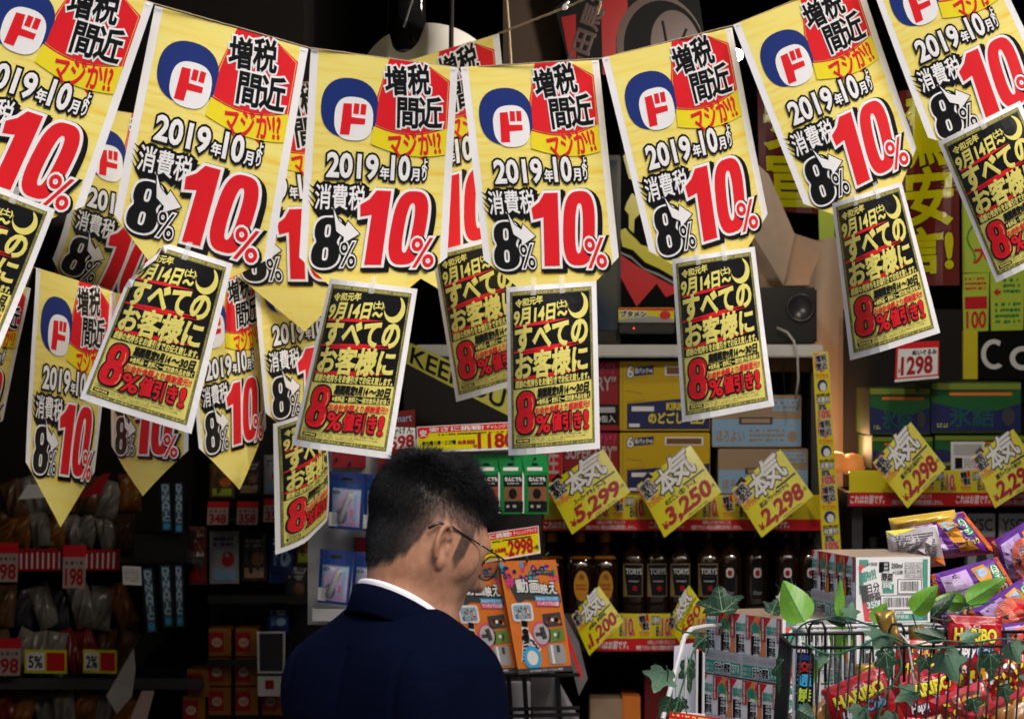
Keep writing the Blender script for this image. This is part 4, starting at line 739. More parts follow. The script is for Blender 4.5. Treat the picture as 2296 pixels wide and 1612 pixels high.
# orange tripod boxes ------------------------------------------------------------
def tripod():
    d = D(180, 290); rnd = random.Random(8); d.rect(0, 0, 180, 290, ORANGE)
    for k in range(34):
        x, y = rnd.uniform(4, 176), rnd.uniform(4, 62)
        (d.ell if k % 2 else lambda *a, **q: d.ring(a[0], a[1], 4, 9, a[4], a[5]))(x, y, rnd.uniform(4, 9), rnd.uniform(4, 9), (CYAN, BLUE, PURPLE, PINK, TEAL)[k % 5], 1 + k % 2)
    d.poly([(10, 40), (30, 34), (40, 58), (160, 72), (176, 92), (178, 112), (62, 100), (40, 112)], DGREY, 3); d.text('#', (14, 40, 36, 66), PINK, 5, bev=1.6); o = [(BLACK, 3.4), (WHITE, 1.1)]
    d.text('動', (42, 48, 78, 82), o, 4); d.text('画', (84, 52, 114, 84), o, 4); d.text('映', (118, 62, 140, 88), o, 4); d.text('え', (144, 58, 168, 88), o, 4); d.rect(110, 26, 166, 38, DGREY, 3, 6); d.scrib((114, 29, 160, 35), 1, GREY, 4)
    d.rect(96, 94, 172, 106, CYAN, 4, 3); d.text('Bluetoothリモコン付き', (100, 96, 166, 104), WHITE, 5, bev=.2, rot=3); d.rect(96, 106, 172, 120, PINK, 4, 3); d.text('フレキシブル三脚', (100, 108, 168, 118), WHITE, 5, bev=.5, rot=3)
    d.shape([stadium(48, 132, 34, 24, 6, 24)], WHITE, 3); d.shape([stadium(48, 132, 28, 18, 8, 24)], SKYB, 4)
    for k in range(30): d.ell(rnd.uniform(24, 72), rnd.uniform(118, 146), 3, 3, (BROWN, BEIGE, LIME, WHITE, DGREY, ORANGE)[k % 6], 5 + k % 2)
    d.line([(48, 150), (46, 175), (44, 205), (28, 262)], 22, WHITE, 3); d.line([(46, 180), (66, 215), (82, 235)], 18, WHITE, 3); d.rect(38, 154, 58, 170, BLACK, 5, 8); d.ell(46, 182, 10, 8, BLACK, 5); d.ell(44, 198, 12, 9, BLACK, 5)
    for k in range(6): d.rect(34 - k * 2.6, 208 + k * 9, 52 - k * 2.6, 213 + k * 9, BLACK, 5, -8)
    for k in range(3): d.rect(56 + k * 7, 204 + k * 9, 72 + k * 6, 209 + k * 9, BLACK, 5, 30)
    d.ell(98, 190, 30, 32, PINK, 3); d.ell(98, 190, 25, 27, SILVER, 4); d.rect(96, 172, 112, 204, DGREY, 5, -12); d.rect(78, 186, 100, 196, DGREY, 5)
    d.ell(56, 250, 29, 30, CYAN, 6); d.ell(56, 250, 18, 19, PAPER, 7); d.rect(110, 138, 170, 172, DGREY, 3, -3)
    for k in range(8): d.ell(rnd.uniform(118, 162), rnd.uniform(146, 164), 6, 5, (BROWN, MAROON, ORANGE)[k % 3], 4)
    d.ell(140, 155, 5, 5, WHITE, 6); d.rect(112, 178, 172, 212, pm('grass_green', (.16, .26, .05)), 3, -3); d.ell(142, 194, 5, 5, WHITE, 5); d.rect(150, 186, 156, 206, DGREY, 4, 20)
    d.shape([stadium(138, 244, 28, 26, 7, 24)], GREY, 3); d.rect(120, 220, 128, 268, WHITE, 5); d.rect(140, 222, 150, 240, DGREY, 5); d.rect(0, 276, 180, 290, DGREY, 6); d.text('4.0〜5.5inch スマートフォン対応', (40, 280, 150, 286), WHITE, 7, bev=.15); return d.fin()
TP = tripod()
for q, lb in ((((1118, 1258), (1246, 1254), (1283, 1503), (1163, 1511)), 'right orange tripod box beside the whisky bottles'), (((1000, 1266), (1116, 1260), (1160, 1507), (1046, 1512)), 'left orange tripod box half hidden by the man\'s face')):
    Yb = GY - .13 if 'right' in lb else GY - .11
    P = [at(*p, Yb + e) for e in (.0, .05) for p in q]; o = tag(MB().add(P, [(0, 1, 2, 3), (7, 6, 5, 4), (0, 4, 5, 1), (1, 5, 6, 2), (2, 6, 7, 3), (3, 7, 4, 0)]).build('tripod_box', ORANGE), lb, 'box', 'orange tripod boxes')
    put('printed_front', TP, pxquad(*q, Yb - .002), o)
    m = at(q[0][0] * .5 + q[1][0] * .5, q[0][1] - 2, Yb + .02); MB().tube([m + Vector((0, .12, .004)), m + Vector((0, -.03, 0)), m + Vector((0, -.035, .008))], .003, 6).build('hook', STEEL, o)
# lower clutter right of the man
tag(put('price_sign', (lambda d: (d.rect(0, 0, 40, 70, CARDY), d.text('9', (4, 8, 34, 50), DRED, 1, bev=2), d.text('税', (14, 56, 30, 66), BLACK, 1, bev=.4), d.fin())[-1])(D(40, 70)), pxquad((1100, 1560), (1127, 1558), (1128, 1640), (1102, 1642), GY - .1)), 'small yellow sign with a red 9 at the man\'s sleeve', 'price sign')
lst = empty('wire_stand', (at(1210, 1600, GY).x, GY + .1, .03)); tag(lst, 'black wire stand under the orange boxes', 'stand')
mb = MB()
for x in (1140, 1175, 1250): mb.tube([at(x, 1515, GY), at(x + 6, 1612, GY), Vector((at(x, 1612, GY).x, GY, .03))], .006, 6)
for y in (1516, 1590, 1605): mb.tube([at(1120, y, GY - .02), at(1300, y - 4, GY - .02)], .005, 6)
mb.build('frame', BLK, lst)
tag(solid('grey_box', [(1128, 1530, 1190, 1640, GY + .05, GY + .1)], SILVER, bev=.003), 'pale grey box behind the wire stand', 'box'); 
GREYF = mat('grey_bag', (.30, .29, .30), .45, .4, var=.4, scale=18, bump=.6)
sheetpoly('silver_bag', [(1190, 1520, 8.95), (1242, 1506, 8.9), (1300, 1612, 8.9), (1310, 1680, 8.9), (1200, 1680, 8.95)], GREYF, 'crumpled silver bag hanging under the orange boxes', 'bag'); sheetpoly('silver_bag', [(1254, 1356, 9.0), (1298, 1440, 8.98), (1318, 1520, 8.98), (1298, 1560, 9.0), (1268, 1440, 9.0)], GREYF, 'narrow silver bag behind the right orange box', 'bag'); sheetpoly('red_ribbon', [(1258, 1402, 8.95), (1266, 1402, 8.95), (1306, 1512, 8.95), (1304, 1526, 8.95)], RED, 'red ribbon edge beside the right orange box', 'ribbon')
tag(solid('tan_box', [(1322, 1566, 1395, 1700, SH + .05, SH + .3)], CK, bev=.003), 'plain tan box low under the whisky shelf', 'box'); tag(solid('orange_box', [(1395, 1560, 1436, 1700, SH + .05, SH + .3)], ORANGE, bev=.003), 'orange box next to the tan box low on the shelf', 'box')
tag(solid('red_box', [(1445, 1500, 1540, 1700, SH + .1, SH + .3)], MAROON, bev=.003), 'dark red box in the shade beside the trolley leaf', 'box')
# ---------------------------------------------------------------- dark aisle at the left
LY = 11.2
ds = empty('aisle_shelf', (at(200, 1300, LY).x, LY + .2, .03)); tag(ds, 'dark snack shelves in the shade at the far left', 'shelf')
for q in ((1250, 1262), (1520, 1545)): solid('board', [(-60, q[0], 455, q[1], LY, LY + .4)], STEEL, parent=ds)
a, c = at(-60, 1650, LY + .5), at(470, 640, LY + .5); MB().box((a.x, LY + .5, .03), (c.x, LY + .54, c.z)).build('back_panel', DARK, ds)
d2 = empty('gadget_shelf', (at(560, 1300, LY).x, LY + .2, .03)); tag(d2, 'black peg shelf with hanging packs left of the man', 'shelf')
a, c = at(470, 1680, LY + .35), at(700, 640, LY + .35); MB().box((a.x, LY + .35, .03), (c.x, LY + .39, c.z)).build('back_panel', BLK, d2)
for q in ((1163, 1170), (1335, 1352), (1480, 1492)): solid('board', [(465, q[0], 700, q[1], LY, LY + .34)], BLK, parent=d2)
def stripes():
    d = D(320, 60); d.rect(0, 0, 320, 60, DRED); rnd = random.Random(2)
    for k in range(22): d.rect(8 + k * 14, 8 + rnd.uniform(0, 6), 12 + k * 14, 54, PAPER, 1)
    return d.fin()
tag(put('striped_rail', stripes(), pxquad((-10, 1228), (270, 1232), (268, 1278), (-10, 1280), LY - .03)), 'red shelf rail with pale upright stripes in the dark aisle', 'strip')
def ptag(pr):
    d = D(70, 80); d.rect(0, 0, 70, 80, pm('tag_shaded_pink', (.46, .33, .31))); d.rect(0, 0, 70, 22, RED, 1); d.scrib((8, 28, 62, 40), 1, DGREY, 1); d.text(pr, (8, 44, 62, 74), DRED, 1, bev=1.4); return d.fin()  # dim pink paper: the aisle's shade is put into this colour
PT = 'price tags in the dark aisle'
for i, (x, y, w, h, pr, lb) in enumerate(((-4, 1216, 46, 88, '98', 'cut off by the picture edge on the striped rail'), (142, 1222, 52, 96, '198', 'hanging from the striped rail'), (466, 1124, 48, 52, '348', 'priced 348 left of two 358 tags'), (532, 1124, 48, 52, '358', 'priced 358 in the middle of three'), (592, 1118, 50, 52, '358', 'priced 358 next to the narrow flyer'), (-2, 1430, 50, 84, '98', 'low at the left picture edge'))):
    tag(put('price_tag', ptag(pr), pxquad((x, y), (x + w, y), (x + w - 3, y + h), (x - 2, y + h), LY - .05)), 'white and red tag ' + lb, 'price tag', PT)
def aisle_label(x0, x1, t, lb):
    d = D(120, 70); d.rect(0, 0, 120, 70, CARDY); d.rect(6, 8, 56, 62, PAPER, 1); d.text(t, (12, 20, 50, 54), BLACK, 2, bev=1); d.rect(62, 8, 114, 62, RED, 1)
    tag(put('shelf_label', d.fin(), pxquad((x0, 1455), (x1, 1457), (x1, 1510), (x0, 1508), LY - .02)), lb, 'label')
aisle_label(55, 150, '5%', 'yellow shelf label on the lowest left shelf'); aisle_label(186, 262, '2%', 'yellow shelf label beside the white cloth bag')
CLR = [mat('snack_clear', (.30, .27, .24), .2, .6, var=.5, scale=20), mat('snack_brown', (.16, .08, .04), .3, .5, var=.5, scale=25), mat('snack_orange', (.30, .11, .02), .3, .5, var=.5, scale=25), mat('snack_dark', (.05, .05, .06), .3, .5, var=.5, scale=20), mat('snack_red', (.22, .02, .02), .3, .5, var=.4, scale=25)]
def pillow(w, h, t, seed, n=18, m=24):
    rnd = np.random.RandomState(seed); ks = rnd.uniform(4, 14, (7, 2)); ph = rnd.uniform(0, 6, 7)
    def fn(u, v):
        e = (np.clip(1 - np.abs(2 * u - 1) ** 3, 0, 1)) ** .6 * (np.clip(1 - np.abs(2 * v - 1) ** 2.2, 0, 1)) ** .7
        wr = sum(np.sin(a * u + b * v + p) for (a, b), p in zip(ks, ph)) / 7
        return t * e * (1 + .6 * wr + .22 * np.abs(np.sin(9 * u + 6 * v + ph[0])) * np.sin(7 * v + ph[1])) + .02 * t * np.sin(40 * u) * (np.abs(2 * v - 1) > .88)
    return fn
def bag(name, c, Y, t, m, seed, label=None, cat=None, group=None, des=None, dY=(0, 0, 0, 0), both=True):
    """pillow pack of film: puffed front with its print, puffed back"""
    f = pillow(1, 1, t, seed); n, k = 22, 26
    g = D(1, 1); g.add([(i / n, j / k) for j in range(k + 1) for i in range(n + 1)], [(j * (n + 1) + i, j * (n + 1) + i + 1, (j + 1) * (n + 1) + i + 1, (j + 1) * (n + 1) + i) for j in range(k) for i in range(n)], m, 0); g.fin()
    fr = pxquad(*c, Y, dY, f); bk = pxquad(*c, Y, dY, lambda u, v: -f(u, v)); V, F, _ = g.out
    A, B = fr(V[:, 0], V[:, 1], V[:, 2] * 0), bk(V[:, 0], V[:, 1], V[:, 2] * 0)
    o = MB().add(np.vstack([A, B]), F + [tuple(i + len(A) for i in p)[::-1] for p in F]).build(name, m, smooth=True)
    if label: tag(o, label, cat, group)
    if des is not None: put('printed_front', des, lambda u, v, z: fr(u, v, z + .0012), o)
    return o
rnd = random.Random(11); words = ('clear', 'brown', 'orange', 'dark', 'red')
rows = [(1150, 1232, -10, 300, 8), (1070, 1155, 10, 310, 7), (1410, 1520, -10, 300, 8), (1310, 1410, -10, 290, 7), (1550, 1625, -10, 300, 7)]; k = 0
LOC = ['by the striped rail', 'on the upper heap', 'behind the yellow labels', 'under the striped rail', 'at the bottom edge']
for r, (y0, y1, x0, x1, n) in enumerate(rows):
    for i in range(n):
        w = (x1 - x0) / n; cx, cy = x0 + w * (i + .5) + rnd.uniform(-6, 6), (y0 + y1) / 2 + rnd.uniform(-8, 8); hw, hh = w * .6, (y1 - y0) * .5; a = R(rnd.uniform(-25, 25)); q = [(cx + sx * hw * math.cos(a) - sy * hh * math.sin(a), cy + sx * hw * math.sin(a) + sy * hh * math.cos(a)) for sx, sy in ((-1, -1), (1, -1), (1, 1), (-1, 1))]
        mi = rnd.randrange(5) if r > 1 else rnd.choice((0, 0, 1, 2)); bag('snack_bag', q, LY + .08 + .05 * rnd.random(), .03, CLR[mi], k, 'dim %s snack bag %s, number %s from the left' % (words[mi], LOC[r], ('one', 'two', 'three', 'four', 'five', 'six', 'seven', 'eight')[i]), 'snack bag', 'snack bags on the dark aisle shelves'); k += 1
l3 = bpy.data.lights.new('aisle_fill_light', 'POINT'); l3.energy = 3.0; l3.color = (1, .86, .7); l3.shadow_soft_size = .15; o3 = bpy.data.objects.new('aisle_fill_light', l3); COL.objects.link(o3); o3.location = (-1.0, 9.9, 2.08)  # unseen fill lamp added to lift the goods out of the dark
# black boxes with pale blue vertical print
def blubox():
    d = D(38, 150); d.rect(0, 0, 38, 150, BLACK); d.rect(8, 4, 30, 146, pm('dim_blue', (.05, .14, .24)), 1); d.text('DYNAMIC', (10, 8, 28, 118), pm('pale_blue_ink', (.45, .6, .72)), 2, bev=1, vert=True, line=.75); d.ell(19, 134, 9, 9, CYAN, 2); return d.fin()
BB_ = blubox()
for i, q in enumerate((((354, 1082), (386, 1080), (390, 1190), (358, 1192)), ((388, 1080), (414, 1080), (414, 1196), (388, 1196)), ((314, 1272), (346, 1270), (356, 1418), (326, 1422)), ((354, 1266), (386, 1264), (392, 1406), (364, 1408)), ((388, 1264), (412, 1264), (416, 1406), (392, 1408)))):
    o = tag(MB().add([at(*p, LY - .2 + e) for e in (0, .12) for p in q], [(0, 1, 2, 3), (7, 6, 5, 4), (0, 4, 5, 1), (1, 5, 6, 2), (2, 6, 7, 3), (3, 7, 4, 0)]).build('gadget_box', BLK), 'black box with a pale blue upright word, ' + ('upper left one', 'upper right one', 'leftmost of the lower three', 'middle of the lower three', 'right one of the lower three')[i], 'box', 'black boxes with pale blue lettering'); put('printed_front', BB_, pxquad(*q, LY - .203), o)
tag(solid('rack', [(300, 1198, 420, 1262, LY - .15, LY + .1)], BLK), 'black rack between the two rows of blue-lettered boxes', 'rack')
tag(put('white_packet', (lambda d: (d.rect(0, 0, 60, 40, PAPER), d.scrib((5, 6, 55, 34), 5, GREY, 1), d.fin())[-1])(D(60, 40)), pxquad((274, 1268), (316, 1270), (318, 1312), (276, 1310), LY - .22)), 'grey printed slip left of the blue-lettered boxes', 'slip')
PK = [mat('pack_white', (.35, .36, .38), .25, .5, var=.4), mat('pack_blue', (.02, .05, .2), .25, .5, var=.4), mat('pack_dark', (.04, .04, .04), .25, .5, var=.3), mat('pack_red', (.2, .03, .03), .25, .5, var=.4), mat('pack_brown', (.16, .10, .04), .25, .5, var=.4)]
def dpk(v):
    d = D(70, 150); d.rect(0, 0, 70, 150, PK[v]); d.scrib((10, 16, 60, 46), 2, (NAVY, WHITE, GREY, BEIGE, DRED)[v], 1, random.Random(v)); d.ell(44, 80, 16, 22, (DRED, SKYB, BROWN, PAPER, ORANGE)[v], 1); d.rect(8, 108, 62, 140, (SKYB, NAVY, KRAFT, DRED, LIME)[v], 1); d.scrib((12, 56, 26, 100), 6, (GREY, SKYB, DGREY, PINK, BROWN)[v], 1); return d.fin(4, 6)
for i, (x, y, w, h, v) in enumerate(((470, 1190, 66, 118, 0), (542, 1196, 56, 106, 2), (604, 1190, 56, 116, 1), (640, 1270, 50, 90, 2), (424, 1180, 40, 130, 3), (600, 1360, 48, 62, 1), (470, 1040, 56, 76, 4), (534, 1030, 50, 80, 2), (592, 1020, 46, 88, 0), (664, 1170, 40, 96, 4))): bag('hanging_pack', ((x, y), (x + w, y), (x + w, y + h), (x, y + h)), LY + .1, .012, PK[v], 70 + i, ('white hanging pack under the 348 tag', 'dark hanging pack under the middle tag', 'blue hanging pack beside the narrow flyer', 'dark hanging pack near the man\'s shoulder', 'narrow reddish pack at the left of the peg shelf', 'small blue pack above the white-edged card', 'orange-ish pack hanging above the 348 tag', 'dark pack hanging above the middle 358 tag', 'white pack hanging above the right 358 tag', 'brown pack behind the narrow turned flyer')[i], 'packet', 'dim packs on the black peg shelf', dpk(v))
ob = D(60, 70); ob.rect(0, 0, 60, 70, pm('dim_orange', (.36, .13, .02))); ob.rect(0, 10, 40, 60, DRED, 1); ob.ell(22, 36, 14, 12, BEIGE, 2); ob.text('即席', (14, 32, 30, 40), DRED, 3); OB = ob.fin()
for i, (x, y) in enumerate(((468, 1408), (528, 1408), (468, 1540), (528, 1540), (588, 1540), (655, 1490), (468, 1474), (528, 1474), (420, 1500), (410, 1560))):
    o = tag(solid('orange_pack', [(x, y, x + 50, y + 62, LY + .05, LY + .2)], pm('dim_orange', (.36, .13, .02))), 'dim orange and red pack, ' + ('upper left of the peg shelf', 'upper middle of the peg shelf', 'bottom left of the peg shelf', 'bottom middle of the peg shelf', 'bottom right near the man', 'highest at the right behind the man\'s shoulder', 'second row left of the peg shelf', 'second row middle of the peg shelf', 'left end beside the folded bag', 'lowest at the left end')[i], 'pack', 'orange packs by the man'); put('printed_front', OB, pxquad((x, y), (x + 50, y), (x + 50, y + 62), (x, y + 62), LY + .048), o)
tag(put('white_card', (lambda d: (d.rect(0, 0, 50, 130, PAPER), d.rect(4, 4, 46, 80, BLACK, 1), d.rect(0, 84, 50, 90, BLACK, 1), d.rect(14, 98, 30, 116, DRED, 1), d.fin())[-1])(D(50, 130)), pxquad((576, 1415), (640, 1415), (638, 1560), (578, 1560), LY - .02)), 'white-edged black card by the orange packs', 'card')
sheetpoly('cloth_bag', [(238, 1560, 10.9), (300, 1452, 10.9), (304, 1500, 10.9), (296, 1560, 10.9), (262, 1600, 10.9)], mat('pale_cloth', (.4, .38, .35), .8, var=.3, scale=15), 'pale folded bag hanging low in the dark aisle', 'bag'); sheetpoly('paper_roll', [(280, 1640, 10.8), (318, 1548, 10.8), (346, 1548, 10.8), (322, 1640, 10.8)], mat('pinkish_paper', (.42, .3, .27), .7, var=.2), 'pinkish paper sheet at the bottom of the dark aisle', 'paper')
def wallposter():
    d = D(120, 170); d.rect(0, 0, 120, 170, PAPER)
    for k in range(9): d.poly([(k * 14 - 20, 170), (k * 14 - 8, 170), (60 + (k - 4) * 16, 0), (60 + (k - 4) * 16 - 8, 0)], DRED, 1)
    d.ell(60, 80, 26, 34, PAPER, 2); d.text('12', (44, 56, 78, 100), BLACK, 3, bev=1); d.rect(0, 130, 120, 170, DRED, 3); d.text('月限定', (12, 138, 108, 162), DGREY, 4, bev=1); return d.fin()
tag(put('striped_poster', wallposter(), pxquad((148, 470), (262, 480), (258, 650), (140, 640), LY)), 'red and white striped poster in the shade behind the left banners', 'poster')
sheetpoly('slanted_card', [(40, 1120, 11.0), (62, 1086, 11.0), (140, 1084, 11.0), (136, 1112, 11.0)], PAPER, 'pale slanted card on the upper left heap', 'card'); sheetpoly('red_card', [(176, 1116, 11.0), (228, 1064, 11.0), (248, 1060, 11.0), (226, 1106, 11.0)], DRED, 'red slanted card between two low banners', 'card')
# ---------------------------------------------------------------- the man
def nets(F, xs, ys, zs):
    """surface nets on a rectilinear grid: one smooth closed skin where F crosses 0"""
    sgn = F < 0; nx, ny, nz = F.shape
    cnt = sum(sgn[i:nx - 1 + i, j:ny - 1 + j, k:nz - 1 + k].astype(np.int8) for i in (0, 1) for j in (0, 1) for k in (0, 1))
    act = np.argwhere((cnt > 0) & (cnt < 8)); idx = -np.ones((nx - 1, ny - 1, nz - 1), int); idx[tuple(act.T)] = np.arange(len(act))
    acc = np.zeros((len(act), 3)); num = np.zeros(len(act)); A = [xs, ys, zs]
    for ax in range(3):
        for p in (0, 1):
            for q in (0, 1):
                o0 = [0, 0, 0]; o = [a for a in range(3) if a != ax]; o0[o[0]] = p; o0[o[1]] = q; o1 = list(o0); o1[ax] = 1
                i0 = act + o0; i1 = act + o1; f0 = F[tuple(i0.T)]; f1 = F[tuple(i1.T)]; m = (f0 < 0) != (f1 < 0); t = np.where(m, f0 / (f0 - f1 + 1e-12), 0)
                P = np.stack([A[a][i0[:, a]] * (1 - t) + A[a][i1[:, a]] * t for a in range(3)], 1); acc[m] += P[m]; num[m] += 1
    V = acc / num[:, None]; Fs = []
    for ax in range(3):
        o = [a for a in range(3) if a != ax]
        s0 = [slice(1, -1)] * 3; s0[ax] = slice(0, -1); s1 = list(s0); s1[ax] = slice(1, None)
        ch = np.argwhere(sgn[tuple(s0)] != sgn[tuple(s1)]); off = np.array([1, 1, 1]); off[ax] = 0; ch = ch + off; neg = sgn[tuple(ch.T)]
        def g(a, b):
            c = ch.copy(); c[:, o[0]] -= a; c[:, o[1]] -= b; return idx[tuple(c.T)]
        Q = np.stack([g(1, 1), g(0, 1), g(0, 0), g(1, 0)], 1); fl = neg if ax != 1 else ~neg; Q[~fl] = Q[~fl][:, ::-1]; Fs.append(Q)
    return V, np.vstack(Fs)
class SDF:
    def __init__(s, xs, ys, zs): s.g = [np.asarray(a) for a in (xs, ys, zs)]; s.F = np.full([len(a) for a in s.g], .08)
    def sl(s, lo, hi, m):
        o = []
        for a, l, h in zip(s.g, lo, hi): o.append(slice(max(0, np.searchsorted(a, l - m) - 1), min(len(a), np.searchsorted(a, h + m) + 1)))
        return tuple(o)
    def pts(s, sl): return np.stack(np.meshgrid(*[a[k] for a, k in zip(s.g, sl)], indexing='ij'), -1)
    def op(s, sl, d, k, sub=False):
        f = s.F[sl]
        if sub: d = -d; h = np.clip(.5 - .5 * (d - f) / k * -1 * -1, 0, 1); s.F[sl] = np.maximum(f, d) + np.maximum(k - np.abs(f - d), 0) ** 2 / (4 * k)
        else: s.F[sl] = np.minimum(f, d) - np.maximum(k - np.abs(f - d), 0) ** 2 / (4 * k)
    def ell(s, c, r, M=None, k=.02, sub=False):
        c, r = np.array(c, float), np.array(r, float); R_ = r.max(); sl = s.sl(c - R_, c + R_, .06); P = s.pts(sl) - c
        if M is not None: P = P @ M
        k0 = np.linalg.norm(P / r, axis=-1); k1 = np.linalg.norm(P / r ** 2, axis=-1) + 1e-9; s.op(sl, k0 * (k0 - 1) / k1, k, sub); return s
    def cap(s, a, b, ra, rb=None, k=.02, sub=False):
        a, b = np.array(a, float), np.array(b, float); rb = ra if rb is None else rb; R_ = max(ra, rb); sl = s.sl(np.minimum(a, b) - R_, np.maximum(a, b) + R_, .06)
        P = s.pts(sl) - a; d = b - a; t = np.clip(P @ d / (d @ d + 1e-12), 0, 1); s.op(sl, np.linalg.norm(P - t[..., None] * d, axis=-1) - (ra + (rb - ra) * t), k, sub); return s
def axis(*seg):
    o = []
    for a, b, h in seg: o += list(np.arange(a, b - h * .3, h))
    return np.array(o + [seg[-1][1]])
def rz(a): c, s = math.cos(a), math.sin(a); return np.array([[c, -s, 0], [s, c, 0], [0, 0, 1.]])
def ry(a): c, s = math.cos(a), math.sin(a); return np.array([[c, 0, s], [0, 1, 0], [-s, 0, c]])
def rx(a): c, s = math.cos(a), math.sin(a); return np.array([[1, 0, 0], [0, c, -s], [0, s, c]])
MAN = np.array([-.141, 5.1, 0.]); AZ = 48                      # stands here, faces AZ degrees right of straight away
HC = np.array([.012, 0, 1.524]); HR = rz(R(-12)) @ ry(R(25))      # head centre and turn in the body's frame
hd = lambda p: HC + HR @ np.array(p, float)
man = empty('person', MAN); man.rotation_euler = (0, 0, R(90 - AZ)); man.scale = (.98, .98, .98); tag(man, 'man in a navy suit with short black hair and glasses, seen from behind, head bowed', 'person')
H = .0024
B = SDF(axis((-.24, -.12, .012), (-.12, .18, H), (.18, .24, .008), (.24, .40, .003), (.40, .44, .012)), axis((-.36, -.11, .012), (-.11, .11, H), (.11, .36, .012)), axis((.02, .96, .018), (.96, 1.14, .0035), (1.14, 1.34, .012), (1.34, 1.70, H)))
sk = lambda p, q, a, b=None, k=.02: B.cap(hd(p), hd(q), a, b, k)
# cranium, face, jaw
B.ell(hd((-.007, 0, .035)), (.090, .0735, .074), HR, .02); B.ell(hd((.020, 0, -.005)), (.078, .067, .085), HR, .03); B.ell(hd((.036, 0, -.050)), (.060, .056, .065), HR, .03)
for s in (-1, 1):
    sk((-.002, s * .054, -.050), (.050, s * .036, -.098), .018, .018, .035); sk((.056, s * .047, -.022), (.076, s * .032, -.028), .012, .012, .03); sk((.084, s * .036, .016), (.092, s * .012, .018), .011, .011, .025)
    B.ell(hd((.101, s * .032, -.002)), (.014, .017, .010), HR, .012, True); B.ell(hd((.080, s * .031, -.002)), (.013, .014, .012), HR, .004); sk((.091, s * .018, .0), (.087, s * .045, -.002), .0035, .003, .004)
    B.ell(hd((.020, s * .062, -.012)), (.04, .012, .03), HR, .03)
sk((.074, -.012, -.106), (.074, .012, -.106), .020, .020, .03); sk((.095, 0, .008), (.120, 0, -.032), .009, .012, .012); sk((.104, -.013, -.037), (.104, .013, -.037), .0105, .0105, .010)
for s in (-1, 1): B.ell(hd((.109, s * .007, -.047)), (.006, .004, .004), HR, .003, True)
sk((.089, -.014, -.066), (.089, .014, -.066), .0095, .0095, .012); sk((.088, -.013, -.079), (.088, .013, -.079), .0095, .0095, .012); B.cap(hd((.102, -.022, -.0725)), hd((.102, .022, -.0725)), .0028, .0028, .004, True)
# neck into trunk
B.cap(hd((-.026, 0, -.030)), (-.026, 0, 1.40), .050, .052, .03); B.cap((-.028, 0, 1.41), (-.03, 0, 1.33), .055, .085, .02); B.cap(hd((.02, 0, -.08)), (.0, 0, 1.40), .036, .04, .03)
# ears
for s in (-1, 1):
    E_ = HR @ rz(R(-s * 24)) @ ry(R(-12)); ec = hd((-.008, s * .079, -.014)); ee = lambda p: ec + E_ @ np.array(p, float)
    B.ell(ee((.0, s * .003, 0)), (.0155, .0055, .027), E_, .008)
    #A * (1.55 if math.cos(a) < 0 else 1.25), s * (.006 + (.003 if math.cos(a) < 0 else 0)), .029 * math.sin(a) + .002) for a in np.linspace(-.45 * math.pi + math.pi, -.1 * math.pi - math.pi + math.pi * 1.25, 3)]
    arc = [(.0145 * math.cos(a) - .003, s * .0085, .027 * math.sin(a) + .001) for a in np.linspace(R(20), R(235), 22)]
    for p, q in zip(arc[:-1], arc[1:]): B.cap(ee(p), ee(q), .0040, .0040, .0007)
    B.ell(ee((.004, s * .006, -.029)), (.007, .005, .009), E_, .006); B.ell(ee((.001, s * .0115, -.004)), (.0085, .0085, .014), E_, .003, True); B.ell(ee((-.002, s * .0115, .015)), (.008, .004, .007), E_, .003, True); B.cap(ee((.011, s * .006, -.004)), ee((.011, s * .007, -.011)), .0035, .003, .004)
# trunk, arms, hands holding a small box in front, legs: one body under the clothes
B.cap((-.02, 0, 1.30), (0, 0, .95), .105, .12, .04)
for s in (-1, 1):
    ax_, ay_ = (.14, .22) if s > 0 else (.108, .178); B.cap((-.02, s * ax_, 1.305), (.0, s * ay_, 1.08), .040, .036, .03); B.cap((0, s * ay_, 1.08), (.25, s * .085, 1.045), .036, .026, .02); B.cap((.0, s * .09, .93), (.02, s * .10, .48), .07, .05, .03); B.cap((.02, s * .10, .48), (-.01, s * .10, .06), .048, .036, .02)
    w = np.array((.25, s * .085, 1.045)); B.cap(w, w + (.05, -s * .012, .004), .020, .022, .012); B.cap(w + (.03, -s * .01, .012), w + (.055, -s * .012, .02), .016, .016, .01)
    for j, ln in enumerate((.062, .072, .068, .052)):
        b0 = w + (.065, -s * .012, .024 - j * .0165); b1 = b0 + (ln * .5, -s * .012, -.002); b2 = b1 + (ln * .30, -s * .022, -.004); b3 = b2 + (ln * .12, -s * .018, -.002)
        for p, q, r0, r1 in ((w + (.03, -s * .01, .018 - j * .012), b0, .010, .0088), (b0, b1, .0088, .008), (b1, b2, .008, .0072), (b2, b3, .0072, .0062)): B.cap(p, q, r0, r1, .003)
    t0 = w + (.02, -s * .014, .018); B.cap(t0, t0 + (.028, -s * .020, .016), .0115, .010, .004); B.cap(t0 + (.028, -s * .020, .016), t0 + (.055, -s * .022, .012), .0095, .0075, .003)
V, Q = nets(B.F, *B.g); hp = (V - HC) @ HR
def zline(x, ay):
    return np.interp(x, [-.11, -.085, -.060, -.040, -.028, -.010, .008, .013, .034, .044, .058, .078, .11], [-.092, -.090, -.080, -.046, .012, .024, .018, -.032, -.036, .022, .040, .064, .070])
nn = np.abs(hp[:, 1]); jag = .004 * np.sin(hp[:, 0] * 420 + hp[:, 2] * 130)
scalp = np.clip((hp[:, 2] - zline(hp[:, 0], nn) + jag) / .018 + .4, 0, 1) * (V[:, 2] > 1.38) * ((hp[:, 0] > -.2))
